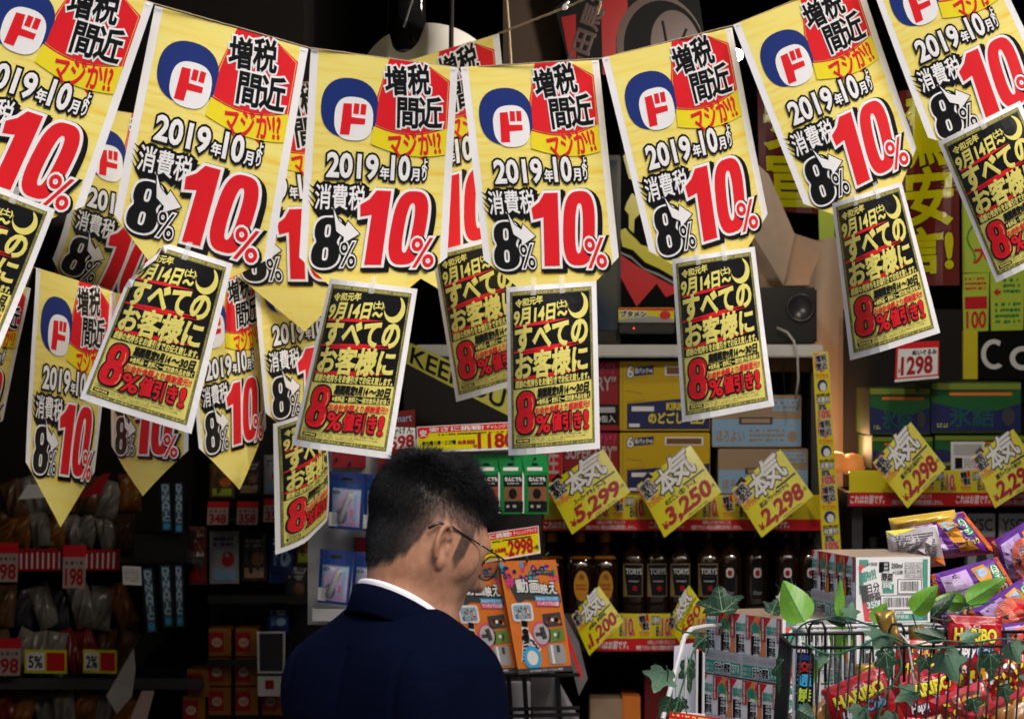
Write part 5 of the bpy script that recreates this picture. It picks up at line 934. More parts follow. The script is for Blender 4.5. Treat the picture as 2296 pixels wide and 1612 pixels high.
ear_m = ((np.abs(hp[:, 1]) > .0795) & (hp[:, 0] > -.045) & (hp[:, 0] < .02) & (hp[:, 2] < .03)); scalp[ear_m] = 0
sidef = np.clip((nn - .040) / .02, 0, 1) * np.clip((.080 - hp[:, 2]) / .05, 0, 1) * np.clip((hp[:, 0] + .065) / .04, 0, 1); sidef *= np.where(hp[:, 0] > .010, np.clip((hp[:, 2] - .012) / .03, 0, 1), 1); sb_ = (hp[:, 0] > .010) & (hp[:, 0] < .046) & (hp[:, 2] < .035); scalp *= np.where(sb_, .8, 1) * (1 - .25 * sidef)
SKIN = bpy.data.materials.new('skin'); SKIN.use_nodes = True
def skin_nodes():
    n = SKIN.node_tree.nodes; l = SKIN.node_tree.links; b = n['Principled BSDF']; b.inputs['Roughness'].default_value = .46; b.inputs['Specular IOR Level'].default_value = .4
    b.inputs['Subsurface Weight'].default_value = .12; b.inputs['Subsurface Radius'].default_value = (.01, .004, .002); b.inputs['Subsurface Scale'].default_value = .6
    tc = n.new('ShaderNodeTexCoord'); a = n.new('ShaderNodeTexNoise'); a.inputs['Scale'].default_value = 22; a.inputs['Detail'].default_value = 6; c = n.new('ShaderNodeTexNoise'); c.inputs['Scale'].default_value = 420
    l.new(tc.outputs['Object'], a.inputs['Vector']); l.new(tc.outputs['Object'], c.inputs['Vector'])
    m = n.new('ShaderNodeMix'); m.data_type = 'RGBA'; m.inputs[6].default_value = (.30, .13, .072, 1); m.inputs[7].default_value = (.47, .25, .155, 1); sb = n.new('ShaderNodeTexNoise'); sb.inputs['Scale'].default_value = 85; sb.inputs['Detail'].default_value = 5; l.new(tc.outputs['Object'], sb.inputs['Vector']); av = n.new('ShaderNodeMix'); av.inputs[0].default_value = .45; l.new(a.outputs[0], av.inputs[2]); l.new(sb.outputs[0], av.inputs[3]); cl_ = n.new('ShaderNodeMapRange'); cl_.inputs[1].default_value = .32; cl_.inputs[2].default_value = .68; l.new(av.outputs[0], cl_.inputs[0]); l.new(cl_.outputs[0], m.inputs[0])
    at_ = n.new('ShaderNodeAttribute'); at_.attribute_name = 'scalp'; h = n.new('ShaderNodeMix'); h.data_type = 'RGBA'; h.inputs[7].default_value = (.018, .0155, .015, 1)
    mu = n.new('ShaderNodeMath'); mu.operation = 'MULTIPLY'; mu.inputs[1].default_value = 1.0; l.new(at_.outputs['Fac'], mu.inputs[0]); l.new(mu.outputs[0], h.inputs[0]); l.new(m.outputs[2], h.inputs[6]); l.new(h.outputs[2], b.inputs['Base Color'])
    bp = n.new('ShaderNodeBump'); bp.inputs['Strength'].default_value = .5; bp.inputs['Distance'].default_value = .0008; l.new(c.outputs[0], bp.inputs['Height']); l.new(bp.outputs[0], b.inputs['Normal'])
skin_nodes()
me = mesh('body', V, Q.tolist(), SKIN, smooth=True); me.attributes.new('scalp', 'FLOAT', 'POINT').data.foreach_set('value', scalp.astype(np.float32)); link('body', me, man)
MB().lathe([(.0004, -.0008), (.0016, 0), (.0004, .0012)], hd((.073, -.0515, -.046)), 8).build('mole', BROWN, man, local=True)
# hair: fine tapered strands rooted on the scalp
def hair():
    rs = np.random.RandomState(4); T = np.concatenate([Q[:, [0, 1, 2]], Q[:, [0, 2, 3]]]); T = T[scalp[T].min(1) > .05]
    e1, e2 = V[T[:, 1]] - V[T[:, 0]], V[T[:, 2]] - V[T[:, 0]]; nr = np.cross(e1, e2); sw = (1 - .45 * sidef[T].mean(1)) * np.where(sb_[T].any(1), .6, 1); ar = np.linalg.norm(nr, axis=1) / 2 * scalp[T].mean(1) * sw
    if np.mean(np.sum(nr * (V[T].mean(1) - HC), 1)) < 0: nr = -nr
    N = 38000; pick = rs.choice(len(T), N, p=ar / ar.sum()); a, b = rs.rand(2, N); f = a + b > 1; a[f], b[f] = 1 - a[f], 1 - b[f]
    P = V[T[pick, 0]] + a[:, None] * e1[pick] + b[:, None] * e2[pick]; n = nr[pick]; n /= np.linalg.norm(n, axis=1)[:, None]
    q = (P - HC) @ HR; nh = n @ HR; top = np.clip((q[:, 2] - .046 - .35 * np.clip(-.02 - q[:, 0], 0, .1)) / .045, 0, 1); top *= np.clip(1.15 - (np.abs(q[:, 1]) / .072) ** 4, 0, 1) ** .5
    wh = np.array((-.056, -.012, .098)); d = q - wh; d -= nh * np.sum(d * nh, 1)[:, None]; d /= np.linalg.norm(d, axis=1)[:, None] + 1e-6
    dn = np.tile((-.12, 0, -1.), (N, 1)); dn -= nh * np.sum(dn * nh, 1)[:, None]; dn /= np.linalg.norm(dn, axis=1)[:, None] + 1e-6
    side = dn * .6 + d * .6; fl = d * .75 + np.array((.55, 0, .1)); g = side * (1 - top)[:, None] + fl * top[:, None]; g += rs.normal(0, .20, (N, 3)) * (1 + top)[:, None] + (np.stack([np.sin(q[:, 1] * 210 + 3 * np.sin(q[:, 0] * 90)), np.sin(q[:, 0] * 170 + q[:, 2] * 60), np.zeros(N)], 1) * .45) * top[:, None] ; g /= np.linalg.norm(g, axis=1)[:, None]
    cl = np.sin(q[:, 0] * 90 + 2 * np.sin(q[:, 1] * 60)) * np.sin(q[:, 1] * 80); 
    ln = .0045 + .006 * np.clip((q[:, 2] + .05) / .12, 0, 1) ** 1.5 + top * (.012 + .015 * rs.rand(N) + .010 * cl); lift = .30 + .10 * rs.rand(N) + .62 * top + .3 * cl * top
    back = np.clip((-.03 - q[:, 0]) / .05, 0, 1); ln += .006 * back * np.clip((q[:, 2] + .03) / .08, 0, 1) * (1 - top)
    fr = np.clip((q[:, 0] - .05) / .04, 0, 1) * top; ln *= (sw[pick] * .8 + .2); ln += .013 * fr
    pts = [q - nh * .0008]; dirs = nh * lift[:, None] + g * (1 - .45 * lift)[:, None]
    for s in range(3):
        dd = dirs / np.linalg.norm(dirs, axis=1)[:, None]; pts.append(pts[-1] + dd * (ln / 3)[:, None]); dirs = dirs + g * .28 + np.array((0, 0, -.10)) * top[:, None]
    w0 = .00020 + .00026 * top; VV = []; side_ = np.cross(dirs, nh + rs.normal(0, .4, (N, 3))); side_ /= np.linalg.norm(side_, axis=1)[:, None] + 1e-9; oth = np.cross(dirs, side_); oth /= np.linalg.norm(oth, axis=1)[:, None] + 1e-9
    for s, k in enumerate((1, .95, .7)):
        for j in range(3):
            an = 2 * math.pi * j / 3; VV.append(pts[s] + (side_ * math.cos(an) + oth * math.sin(an)) * (w0 * k)[:, None])
    VV.append(pts[3]); M_ = len(VV); A = np.stack(VV, 1).reshape(-1, 3) @ HR.T + HC; base = (np.arange(N) * M_)[:, None]; F = []
    for s in range(2):
        for j in range(3): F.append(base + [s * 3 + j, s * 3 + (j + 1) % 3, s * 3 + 3 + (j + 1) % 3, s * 3 + 3 + j])
    FT = [base + [6 + j, 6 + (j + 1) % 3, 9] for j in range(3)]
    return A, np.concatenate(F).tolist() + np.concatenate(FT).tolist()
HAIR = mat('hair_black', (.006, .0055, .006), .36, .28, var=.5, scale=60)
A, F = hair(); link('hair', mesh('hair', A, F, HAIR, smooth=True), man)
# eyebrows hidden side kept simple, glasses
gl = MB(); FRM = mat('glasses_frame', (.012, .01, .01), .2, .6)
for s in (-1, 1):
    gl.tube([hd(p) for p in ((-.036, s * .082, -.002), (-.024, s * .084, .012), (-.004, s * .0845, .0155), (.03, s * .080, .0135), (.07, s * .076, .011), (.104, s * .072, .009), (.112, s * .067, .008))], [.0022, .0024, .0018, .0013, .0013, .0015, .0018], 8)
    rim = [(.111 - .10 * max(0, abs(s * .034 + .027 * math.cos(a)) - .03) ** 1.0, s * .034 + .027 * math.copysign(abs(math.cos(a)) ** .75, math.cos(a)), -.006 + .0195 * math.copysign(abs(math.sin(a)) ** .8, math.sin(a))) for a in np.linspace(0, 2 * math.pi, 29)[:-1]]
    gl.tube([hd(p) for p in rim], .0012, 6, closed=True)
gl.tube([hd((.112, y, .002 + .003 * (1 - (y / .009) ** 2))) for y in np.linspace(-.009, .009, 7)], .0012, 6)
gg = gl.build('glasses', FRM, man, smooth=True, local=True); LENS = mat('lens', (.05, .05, .055), .03, .8, alpha=.45)
for s in (-1, 1):
    rim = [hd((.1112 - .10 * max(0, abs(s * .034 + .026 * math.cos(a)) - .03), s * .034 + .026 * math.copysign(abs(math.cos(a)) ** .75, math.cos(a)), -.006 + .019 * math.copysign(abs(math.sin(a)) ** .8, math.sin(a)))) for a in np.linspace(0, 2 * math.pi, 25)[:-1]]
    rim.append(np.mean(rim, 0)); MB().add(rim, [(i, (i + 1) % 24, 24) for i in range(24)]).build('lens', LENS, gg)
    MB().lathe([(.0016, -.0006), (.0016, .0006)], hd((.058, s * .0785, .0118)), 8).build('hinge_dot', SILVER, gg)
# clothes
SUIT = mat('navy_wool', (.0016, .0030, .0125), .9, .03, var=.3, scale=120, bump=.25)
J = SDF(axis((-.30, .44, .0055)), axis((-.40, .40, .0055)), axis((.66, 1.16, .008), (1.16, 1.50, .005)))
J.cap((-.035, -.105, 1.318), (-.035, .105, 1.322), .058, .060, .03); J.ell((-.025, 0, 1.22), (.130, .185, .21), None, .06); J.ell((-.01, 0, .98), (.135, .175, .26), None, .06); J.cap((-.052, -.012, 1.362), (-.052, .02, 1.364), .056, .060, .05); J.cap((0, 0, .93), (0, 0, .74), .16, .17, .05)
for s in (-1, 1):
    J.cap((-.03, s * (.150 if s > 0 else .120), 1.312), (.0, s * (.225 if s > 0 else .182), 1.10), .062, .056, .03); J.cap((.0, s * (.225 if s > 0 else .182), 1.08), (.215, s * .10, 1.045), .058, .044, .03); J.cap((.215, s * .10, 1.045), (.255, s * .085, 1.045), .034, .034, .004, True); J.ell((-.11, s * .09, 1.27), (.04, .08, .09), None, .05)
X, Y_, Z_ = np.meshgrid(*J.g, indexing='ij')
J.F += .0032 * np.sin(26 * Z_ + 11 * Y_ + 7 * X) * np.sin(9 * Y_ - 5 * Z_) + .0022 * np.sin(47 * Z_ - 30 * X + 14 * np.abs(Y_)) * (Z_ < 1.25) + .0055 * np.exp(-((np.abs(Y_) - .122 + (1.33 - Z_) * .03) / .005) ** 2) * (Z_ < 1.36) * (Z_ > 1.1) + .003 * np.exp(-(Y_ / .005) ** 2) * (X < 0) * (Z_ < 1.36)
s_ = J.sl((-.09, -.06, 1.38), (.2, .06, 1.5), 0); 
Vj, Qj = nets(J.F, *J.g); link('jacket', mesh('jacket', Vj, Qj.tolist(), SUIT, smooth=True), man)
def collar(name, prof, m, zc, tilt, a1=165, cx=-.026, rx_=1.0, thick=0):
    n = 60; k = len(prof); V = []
    for i in range(n + 1):
        a = R(180 - a1 + 2 * a1 * i / n); ca, sa = math.cos(a), math.sin(a)
        for r, z in prof:
            x = cx + (r * rx_) * ca; y = r * sa * .98; V.append((x, y, zc + z - tilt * (x - cx + .06)))
    F = [(i * k + j, i * k + (j + 1) % k, (i + 1) * k + (j + 1) % k, (i + 1) * k + j) for i in range(n) for j in range(k)] + [tuple(range(k)), tuple(n * k + j for j in range(k))[::-1]]
    return MB().add(V, F).build(name, m, man, smooth=True, local=True)
collar('shirt_collar', [(.0635, -.05), (.0635, -.004), (.0645, 0), (.0665, -.001), (.068, -.006), (.070, -.05)], mat('shirt_white', (.80, .80, .83), .7, bump=.1), 1.4595, .60)
collar('jacket_collar', [(.069, -.06), (.0695, -.014), (.072, -.0095), (.0755, -.011), (.081, -.035), (.088, -.056), (.087, -.062), (.080, -.05)], SUIT, 1.4575, .60, 150)
TR = mat('trouser_wool', (.0026, .0035, .010), .8, .12, var=.3, scale=100); T_ = SDF(axis((-.24, .34, .012)), axis((-.26, .26, .012)), axis((.04, 1.0, .012)))
T_.cap((0, -.05, .92), (0, .05, .92), .125, .125, .04)
for s in (-1, 1): T_.cap((.0, s * .09, .85), (.02, s * .10, .48), .095, .078, .03); T_.cap((.02, s * .10, .48), (-.01, s * .10, .12), .076, .066, .03)
Vt, Qt = nets(T_.F, *T_.g); link('trousers', mesh('trousers', Vt, Qt.tolist(), TR, smooth=True), man)
for s in (-1, 1):
    K = SDF(axis((-.14, .26, .008)), axis((s * .1 - .09, s * .1 + .09, .008)), axis((-.03, .16, .008))); K.cap((-.05, s * .10, .045), (.12, s * .11, .035), .042, .04, .02); K.cap((-.02, s * .10, .05), (-.02, s * .10, .10), .045, .042, .02)
    Vs, Qs = nets(np.maximum(K.F, -K.g[2][None, None, :] + .002), *K.g); link('shoe', mesh('shoe', Vs, Qs.tolist(), mat('shoe_leather', (.012, .01, .01), .25, .5), smooth=True), man)
hb = MB().box((.285, -.05, 1.0), (.31, .05, 1.075), bev=.003); o = hb.build('held_packet', BPK); o.rotation_euler = man.rotation_euler
o.location = Vector(MAN) + Matrix.Rotation(R(90 - AZ), 3, 'Z') @ Vector((.335, 0, 1.01)); tag(o, 'small dark blue packet held in the man\'s hands', 'packet')
# ---------------------------------------------------------------- trolley and wire baskets at the right
WWIRE = mat('white_wire', (.50, .50, .50), .4, .4); BWIRE = mat('black_wire', (.006, .006, .006), .5, .2)
FILM = mat('shrink_film', (.8, .8, .8), .06, .7, alpha=.10); JW = pm('carton_white', (.70, .72, .74), .35, .5)
def juice_side():
    d = D(230, 106); d.rect(0, 0, 230, 106, JW)
    for k in range(5):
        x = k * 46; (d.rect(x, 0, x + 46, 66, ORANGE if k % 2 else WHITE, 1)); 
        if k % 2: d.ell(x + 14, 20, 8, 10, GREEN, 2); d.ell(x + 34, 12, 9, 9, RED, 2); d.ell(x + 30, 30, 9, 7, LIME, 2)
        d.poly([(x, 0), (x + 16, 0), (x, 16)], RED, 2); d.rect(x + 33, 0, x + 46, 40, DRED, 3); d.text('管理栄養士推奨', (x + 36, 2, x + 43, 38), WHITE, 4, vert=True, line=.8)
        d.text('毎日きっちり', (x + 4, 14, x + 32, 20), TEAL, 4, bev=.5); d.text('栄養バランス', (x + 4, 21, x + 32, 28), TEAL, 4, bev=.5); d.ell(x + 18, 48, 15, 21, WHITE, 3); d.text('1', (x + 5, 34, x + 11, 64), BLACK, 4, bev=.6); d.text('日分', (x + 12, 33, x + 30, 47), BLACK, 4, bev=.28); d.text('野菜', (x + 12, 49, x + 30, 63), BLACK, 4, bev=.28)
    d.rect(0, 66, 230, 106, pm('carton_grey', (.45, .46, .48), .35, .5), 5); d.text('200515 +023 00252', (4, 70, 104, 78), GREY, 6); d.text('200514 +026 0042', (118, 70, 222, 78), GREY, 6)
    for x in (3, 118): d.rect(x, 83, x + 108, 103, TEAL, 6); d.text('1日分の野菜', (x + 30, 86, x + 78, 101), [(WHITE, 1.6), (BLACK, .5)], 7); d.text('毎日きっちり', (x + 3, 87, x + 26, 93), WHITE, 7); d.text('栄養バランス', (x + 3, 95, x + 26, 101), WHITE, 7); d.text('350', (x + 82, 87, x + 104, 100), [(WHITE, 1.2), (TEAL, .4)], 7)
    return d.fin()
def juice_end():
    d = D(122, 106); d.rect(0, 0, 122, 106, WHITE); d.rect(5, 4, 20, 60, TEAL, 1); d.rect(110, 4, 118, 102, TEAL, 1); d.rect(66, 92, 118, 103, TEAL, 1); d.poly([(6, 40), (36, 96), (34, 104), (14, 104)], RED, 1)
    d.shape([[(8, 20), (34, 6), (40, 12), (42, 60), (16, 66)]], WHITE, 2); d.poly([(4, 14), (14, 10), (6, 28)], RED, 3); d.text('伊藤園', (18, 8, 34, 14), BLACK, 4); d.text('毎日きっちり', (8, 22, 32, 30), TEAL, 3, bev=.6, rot=-15); d.text('栄養バランス', (7, 29, 33, 38), TEAL, 3, bev=.6, rot=-15)
    d.text('1', (10, 46, 17, 72), BLACK, 3, bev=1.3, rot=-10); d.text('日分', (18, 42, 38, 56), BLACK, 3, bev=.45, rot=-10); d.text('野菜', (20, 57, 40, 70), BLACK, 3, bev=.45, rot=-10); d.text('350', (18, 72, 36, 82), [(TEAL, 1.2), (WHITE, .3)], 3, rot=-8); d.scrib((22, 86, 38, 102), 3, WHITE, 3)
    d.text('1', (38, 8, 43, 24), BLACK, 4, bev=.4); d.text('日', (44, 8, 54, 22), BLACK, 4, bev=.4); d.text('野菜', (42, 26, 60, 38), BLACK, 4, bev=.4, rot=5); d.text('350g', (44, 42, 58, 52), [(TEAL, 1.4), (WHITE, .3)], 3); d.rect(44, 44, 62, 58, TEAL, 2); d.text('200ml', (58, 10, 76, 18), BLACK, 3, bev=.25); d.text('×12本', (60, 21, 77, 28), BLACK, 3, bev=.2)
    for a in ((80, 9, 110, 9.6), (80, 18, 110, 18.6), (80, 26, 110, 26.6), (80, 33, 110, 33.6), (80, 9, 80.6, 33.6), (109.4, 9, 110, 33.6)): d.rect(*a, BLACK, 3)
    d.text('A CODE 60227', (81, 11, 108, 17), BLACK, 3); d.text('B CODE 4645', (81, 20, 108, 25.4), BLACK, 3); d.text('賞味 外装に記載', (82, 28, 108, 32.6), BLACK, 3); rnd = random.Random(4)
    for x0, y0, x1, y1 in ((70, 38, 106, 58), (42, 64, 104, 84)):
        d.rect(x0 - 2, y0 - 2, x1 + 2, y1 + 2, BLACK, 2); d.rect(x0 - .8, y0 - .8, x1 + .8, y1 + .8, WHITE, 3); x = x0 + 3
        while x < x1 - 3: w = rnd.choice((.5, .8, 1.2)); d.rect(x, y0 + 1.5, x + w, y1 - 3, BLACK, 4); x += w + rnd.choice((.6, 1., 1.4))
    d.text('049 01085', (58, 88, 78, 91), BLACK, 3); d.text('伊藤園', (66, 94, 86, 100), WHITE, 3); return d.fin()
JS, JE = juice_side(), juice_end()
def carton(K, Rr, L, label):
    """K,Rr,L: near corner, right and left ends of the top edge as (px, Y); K also gives the top height"""
    k = at(K[0], K[1], K[2]); zt, zb = k.z, k.z - .1055; r = at(Rr[0], 0, Rr[1]); l = at(L[0], 0, L[1]); b = np.array(r) + np.array(l) - np.array(k)
    q = lambda p, z: (p[0], p[1], z); V = [q(p, z) for z in (zb, zt) for p in (k, r, b, l)]
    o = tag(MB().add(V, [(0, 1, 5, 4), (1, 2, 6, 5), (2, 3, 7, 6), (3, 0, 4, 7), (4, 5, 6, 7), (3, 2, 1, 0)]).build('juice_carton', mat('kraft_top', (.34, .22, .13), .3, .5, var=.4, scale=14)), label, 'carton', 'vegetable juice cartons')
    for des, a, c in ((JE, k, r), (JS, l, k)):
        n = np.cross(np.array(c) - np.array(a), (0, 0, -1.)); n /= np.linalg.norm(n); n = n if n[1] < 0 else -n; e = n * .001
        put('printed_side', des, quad(np.array(q(a, zt)) + e, np.array(q(c, zt)) + e, np.array(q(a, zb)) + e, np.array(q(c, zb)) + e), o)
    V2 = [(p[0] + (p[0] - b[0]) * .004, p[1] - .003, z) for z in (zb, zt + .0015) for p in (l, k, r)] + [(b[0], b[1], zt + .0015)]
    MB().add(V2, [(0, 1, 4, 3), (1, 2, 5, 4), (3, 4, 5, 6)]).build('film', FILM, o); return o
carton((1919, 1249, 5.60), (2085, 5.62), (1823, 5.82), 'upper juice carton with the barcode end facing out'); carton((1924, 1402, 5.60), (2090, 5.62), (1828, 5.82), 'juice carton under the barcode one, mostly behind the white basket')
carton((1754, 1388, 5.68), (1935, 5.72), (1584, 5.90), 'top juice carton of the left stack, one pack missing'); carton((1745, 1537, 5.68), (1926, 5.72), (1578, 5.90), 'lower juice carton of the left stack')
# trolley with white rails -------------------------------------------------------
tr = empty('trolley', (at(1850, 1600, 5.7).x, 5.75, 0)); tag(tr, 'white wire trolley carrying the juice cartons', 'trolley'); zs = .995
xa, xb = at(1500, 0, 5.7).x, at(2330, 0, 5.7).x
MB().box((xa, 5.6, zs - .02), (xb, 6.15, zs)).build('shelf', mat('trolley_shelf', (.4, .4, .42), .5), tr)
for i, (x, y) in enumerate(((xa + .02, 5.63), (xb - .02, 5.63), (xa + .02, 6.12), (xb - .02, 6.12))): MB().tube([(x, y, 0), (x, y, zs - .02)], .011, 8).build('leg', WWIRE, tr)
MB().box((at(1575, 0, 5.7).x, 5.66, zs), (at(1945, 0, 5.7).x, 5.94, at(0, 1700, 5.8).z)).build('riser', mat('riser_board', (.5, .5, .5), .6), tr)
mb = MB()
mb.tube([at(1486, 1612, 5.62), at(1504, 1540, 5.66), at(1527, 1455, 5.70), at(1534, 1428, 5.72), at(1550, 1410, 5.74), at(1580, 1404, 5.78), at(1620, 1402, 5.86)], .0042, 8)
for x, y0 in ((1518, 1500), (1538, 1470), (1563, 1455), (1578, 1440)): mb.tube([at(x, y0, 5.74), at(x - 3, 1700, 5.74)], .0024, 6)
mb.tube([at(1495, 1596, 5.7), at(1580, 1604, 5.72)], .003, 6); mb.build('side_rail', WWIRE, tr)
tag(put('white_sheet', (lambda d: (d.rect(0, 0, 50, 160, pm('sheet_lilac', (.55, .56, .66))), d.fin())[-1])(D(50, 160)), pxquad((1512, 1448), (1556, 1440), (1566, 1610), (1506, 1610), 5.95)), 'pale blank sheet behind the white trolley rail', 'sheet')
def ysign():
    d = D(150, 60); d.rect(0, 0, 150, 60, YEL); d.rect(0, 0, 150, 9, RED, 1); d.scrib((4, 2, 146, 7), 1, GOLD, 2, fill=.5); d.text('いくぜ!!', (6, 12, 74, 50), BLACK, 2, bev=1.4, shear=.2); d.ell(88, 34, 13, 20, BLUE, 1); d.ell(92, 38, 6, 9, WHITE, 2); return d.fin()
tag(put('yellow_sign', ysign(), pxquad((1502, 1594), (1735, 1626), (1730, 1710), (1490, 1690), 5.6)), 'yellow sign with a red top band at the bottom under the juice', 'sign')
# white basket
def wire_basket(name, m, x0, x1, yt, Yf, Yb, zb, step, r, label, lean=0, hooks=()):
    o = empty(name, (at((x0 + x1) / 2, 0, Yf).x, (Yf + Yb) / 2, zb)); tag(o, label, 'basket')
    zt = at(0, yt, Yf).z; a, b = at(x0, 0, Yf).x, at(x1, 0, Yf).x; c = .02
    rim = [(a + c, Yf, zt), (b - c, Yf, zt + .004), (b, Yf + c, zt + .004), (b, Yb - c, zt + .004), (b - c, Yb, zt + .004), (a + c, Yb, zt), (a, Yb - c, zt), (a, Yf + c, zt)]
    MB().tube(rim, r * 1.6, 8, closed=True).build('rim', m, o, smooth=True); mb = MB(); n = int((b - a) / step)
    for i in range(n + 1):
        x = a + c * .6 + (b - a - c * 1.2) * i / n; mb.tube([(x, Yf, zt), (x + lean, Yf + .01, zb)], r, 6); mb.tube([(x, Yb, zt), (x, Yb - .01, zb)], r, 6)
    k = int((Yb - Yf) / step)
    for i in range(1, k):
        y = Yf + (Yb - Yf) * i / k; mb.tube([(a, y, zt), (a + lean, y, zb)], r, 6); mb.tube([(b, y, zt), (b + lean, y, zb)], r, 6); mb.tube([(a + lean, y, zb), (b + lean, y, zb)], r, 6)
    for z in (zb, zb + .06): mb.tube([(a + lean, Yf + .01, z), (b + lean, Yf + .01, z), (b + lean, Yb - .01, z), (a + lean, Yb - .01, z)], r * 1.2, 6, closed=True)
    mb.build('wires', m, o, smooth=True)
    for hx, hy, s in hooks:
        x, z = at(hx, 0, Yf).x, zt; MB().tube([(x - s / 2, Yf - .003, z - .01), (x - s / 2, Yf - .003, z + s * 1.2), (x - s * .3, Yf - .003, z + s * 1.6), (x + s * .3, Yf - .003, z + s * 1.6), (x + s / 2, Yf - .003, z + s * 1.2), (x + s / 2, Yf - .003, z - .05)], r * 1.3, 8).build('hook', m, o, smooth=True)
    return o
wire_basket('white_basket', WWIRE, 1788, 2118, 1416, 5.46, 5.56, zs + .005, .024, .0020, 'white wire basket between the juice cartons and the black basket')
b0 = wire_basket('black_basket', BWIRE, 1778, 2420, 1452, 5.16, 5.42, 1.0,   .0156, .0016, 'black wire basket full of red sweet bags in the lower right corner', -.022, ((1832, 0, .024), (2010, 0, .022), (2108, 0, .02)))
for x in (at(1778, 0, 5.16).x, at(2420, 0, 5.16).x):
    for y in (5.18, 5.40): MB().tube([(x - .02, y, 0), (x - .02, y, 1.0)], .008, 8).build('leg', BWIRE, b0)
def noent():
    d = D(32, 100); d.rect(0, 0, 32, 100, BLACK); d.rect(.8, .8, 1.6, 99, SKYB, 1); d.ell(16, 8, 12, 5, BLUE, 1); d.text('交', (4, 16, 28, 34), DRED, 1, bev=.8); d.text('通', (4, 38, 28, 58), CYAN, 1, bev=.8); d.text('禁', (4, 62, 28, 84), LIME, 1, bev=.8); d.text('止', (6, 87, 27, 98), TEAL, 1, bev=.8); return d.fin()
tag(put('lettered_strip', noent(), pxquad((1784, 1462), (1826, 1464), (1822, 1592), (1780, 1592), 5.20)), 'black strip with coloured characters one above another inside the black basket', 'sign')
# bags of sweets ---------------------------------------------------------------
FRED = mat('film_red', (.46, .006, .012), .2, .6, var=.2, scale=14, coat=.5, bump=1); FPUR = mat('film_purple', (.13, .025, .26), .18, .6, var=.25, scale=14, coat=.5, bump=1); FGOLD = mat('film_gold', (.35, .22, .05), .25, .6, .5, var=.3); FMIX = mat('film_mixed', (.45, .20, .05), .2, .6, var=.8, scale=55, coat=.5); FCLEAR = mat('film_clear_grey', (.42, .38, .38), .15, .6, var=.5, scale=40)
def haribo(v=0):
    rnd = random.Random(v); d = D(135, 180); d.rect(1, 1, 134, 179, FRED)
    for k in range(14): d.rect(2, 2 + k * .9, 133, 2.4 + k * .9, DRED, 1)
    d.text('HARIBO', (16, 30, 120, 58), [(BLACK, 3), (GOLD, 1.9), (YEL, .8)], 2); d.ell(70, 24, 9, 5, SILVER, 2); d.ell(70, 23, 6, 3, DRED, 3)
    for k in range(5): d.ell(76 + k * 3.4, 62 + (k % 2) * 3, 1.3, 1.3, GOLD, 2)
    d.text('Happy', (22, 70, 70, 96), [(BLUE, 2.4), (WHITE, .9)], 3, shear=.2); d.text('Cola', (74, 66, 114, 90), [(BLUE, 2.4), (SKYB, .9)], 3, shear=.2)
    d.shape([stadium(68, 136, 52, 34, 4, 24)], MAROON, 2)
    for k in range(16):
        x, y = rnd.uniform(26, 110), rnd.uniform(112, 160); d.shape([[(x, y - 10), (x + 5, y - 6), (x + 4, y + 2), (x + 7, y + 9), (x - 3, y + 10), (x - 5, y + 2), (x - 4, y - 7)]], (BROWN, AMBER, YEL, WHITE)[k % 4], 3 + k % 3)
    d.ell(30, 150, 16, 18, YEL, 5); d.ell(104, 156, 10, 8, WHITE, 6); return d.fin(8, 10)
def cola_back(v):
    rnd = random.Random(40 + v); d = D(135, 180); d.rect(1, 1, 134, 179, FRED); d.shape([stadium(68, 80, 58, 66, 3.5, 28)], MAROON, 1)
    for k in range(46):
        x, y = rnd.uniform(18, 116), rnd.uniform(22, 140); a = rnd.uniform(0, 6); d.poly([(x + r * math.cos(a + t), y + r * math.sin(a + t)) for t, r in ((0, 9), (.8, 5), (1.6, 4), (2.6, 6), (3.3, 9), (4, 4), (5.2, 5))], (BROWN, AMBER, YEL, PAPER, RED, CARDY)[k % 6], 2 + k % 5)
    d.text('Happy', (20, 144, 66, 166), [(BLUE, 2), (WHITE, .9)], 8, shear=.2); d.text('Cola', (70, 142, 112, 164), [(BLUE, 2), (SKYB, .9)], 8, shear=.2); return d.fin(8, 10)
HB = [haribo(0), cola_back(0), haribo(1), cola_back(1)]
HG = 'red bags of cola gummies in the black basket'
for i, (c, Y, t, lb) in enumerate((
    (((1842, 1546), (1976, 1490), (2040, 1640), (1895, 1700)), 5.22, .016, 'slanted red sweet bag at the left, lettering running uphill'),
    (((2128, 1378), (2247, 1382), (2236, 1560), (2112, 1545)), 5.36, .018, 'red sweet bag standing up above the rim of the black basket'),
    (((2002, 1520), (2130, 1480), (2180, 1640), (2040, 1690)), 5.30, .018, 'red sweet bag behind the pale ivy leaf'),
    (((2080, 1570), (2210, 1520), (2250, 1660), (2120, 1720)), 5.25, .018, 'red sweet bag low in the middle of the basket'),
    (((2165, 1600), (2310, 1530), (2340, 1680), (2220, 1740)), 5.22, .016, 'red sweet bag at the bottom right corner'),
    (((2010, 1430), (2128, 1440), (2110, 1600), (2000, 1590)), 5.38, .016, 'red sweet bag leaning behind the hooks'),
    (((2190, 1440), (2310, 1470), (2290, 1620), (2170, 1590)), 5.36, .018, 'red sweet bag at the right behind the wires'),
    (((1940, 1600), (2080, 1610), (2070, 1740), (1930, 1740)), 5.27, .018, 'red sweet bag at the bottom of the basket'))):
    bag('sweet_bag', c, Y, t, FRED, 100 + i, lb, 'sweet bag', HG, HB[(0, 2, 0, 1, 3, 1, 3, 1)[i]])
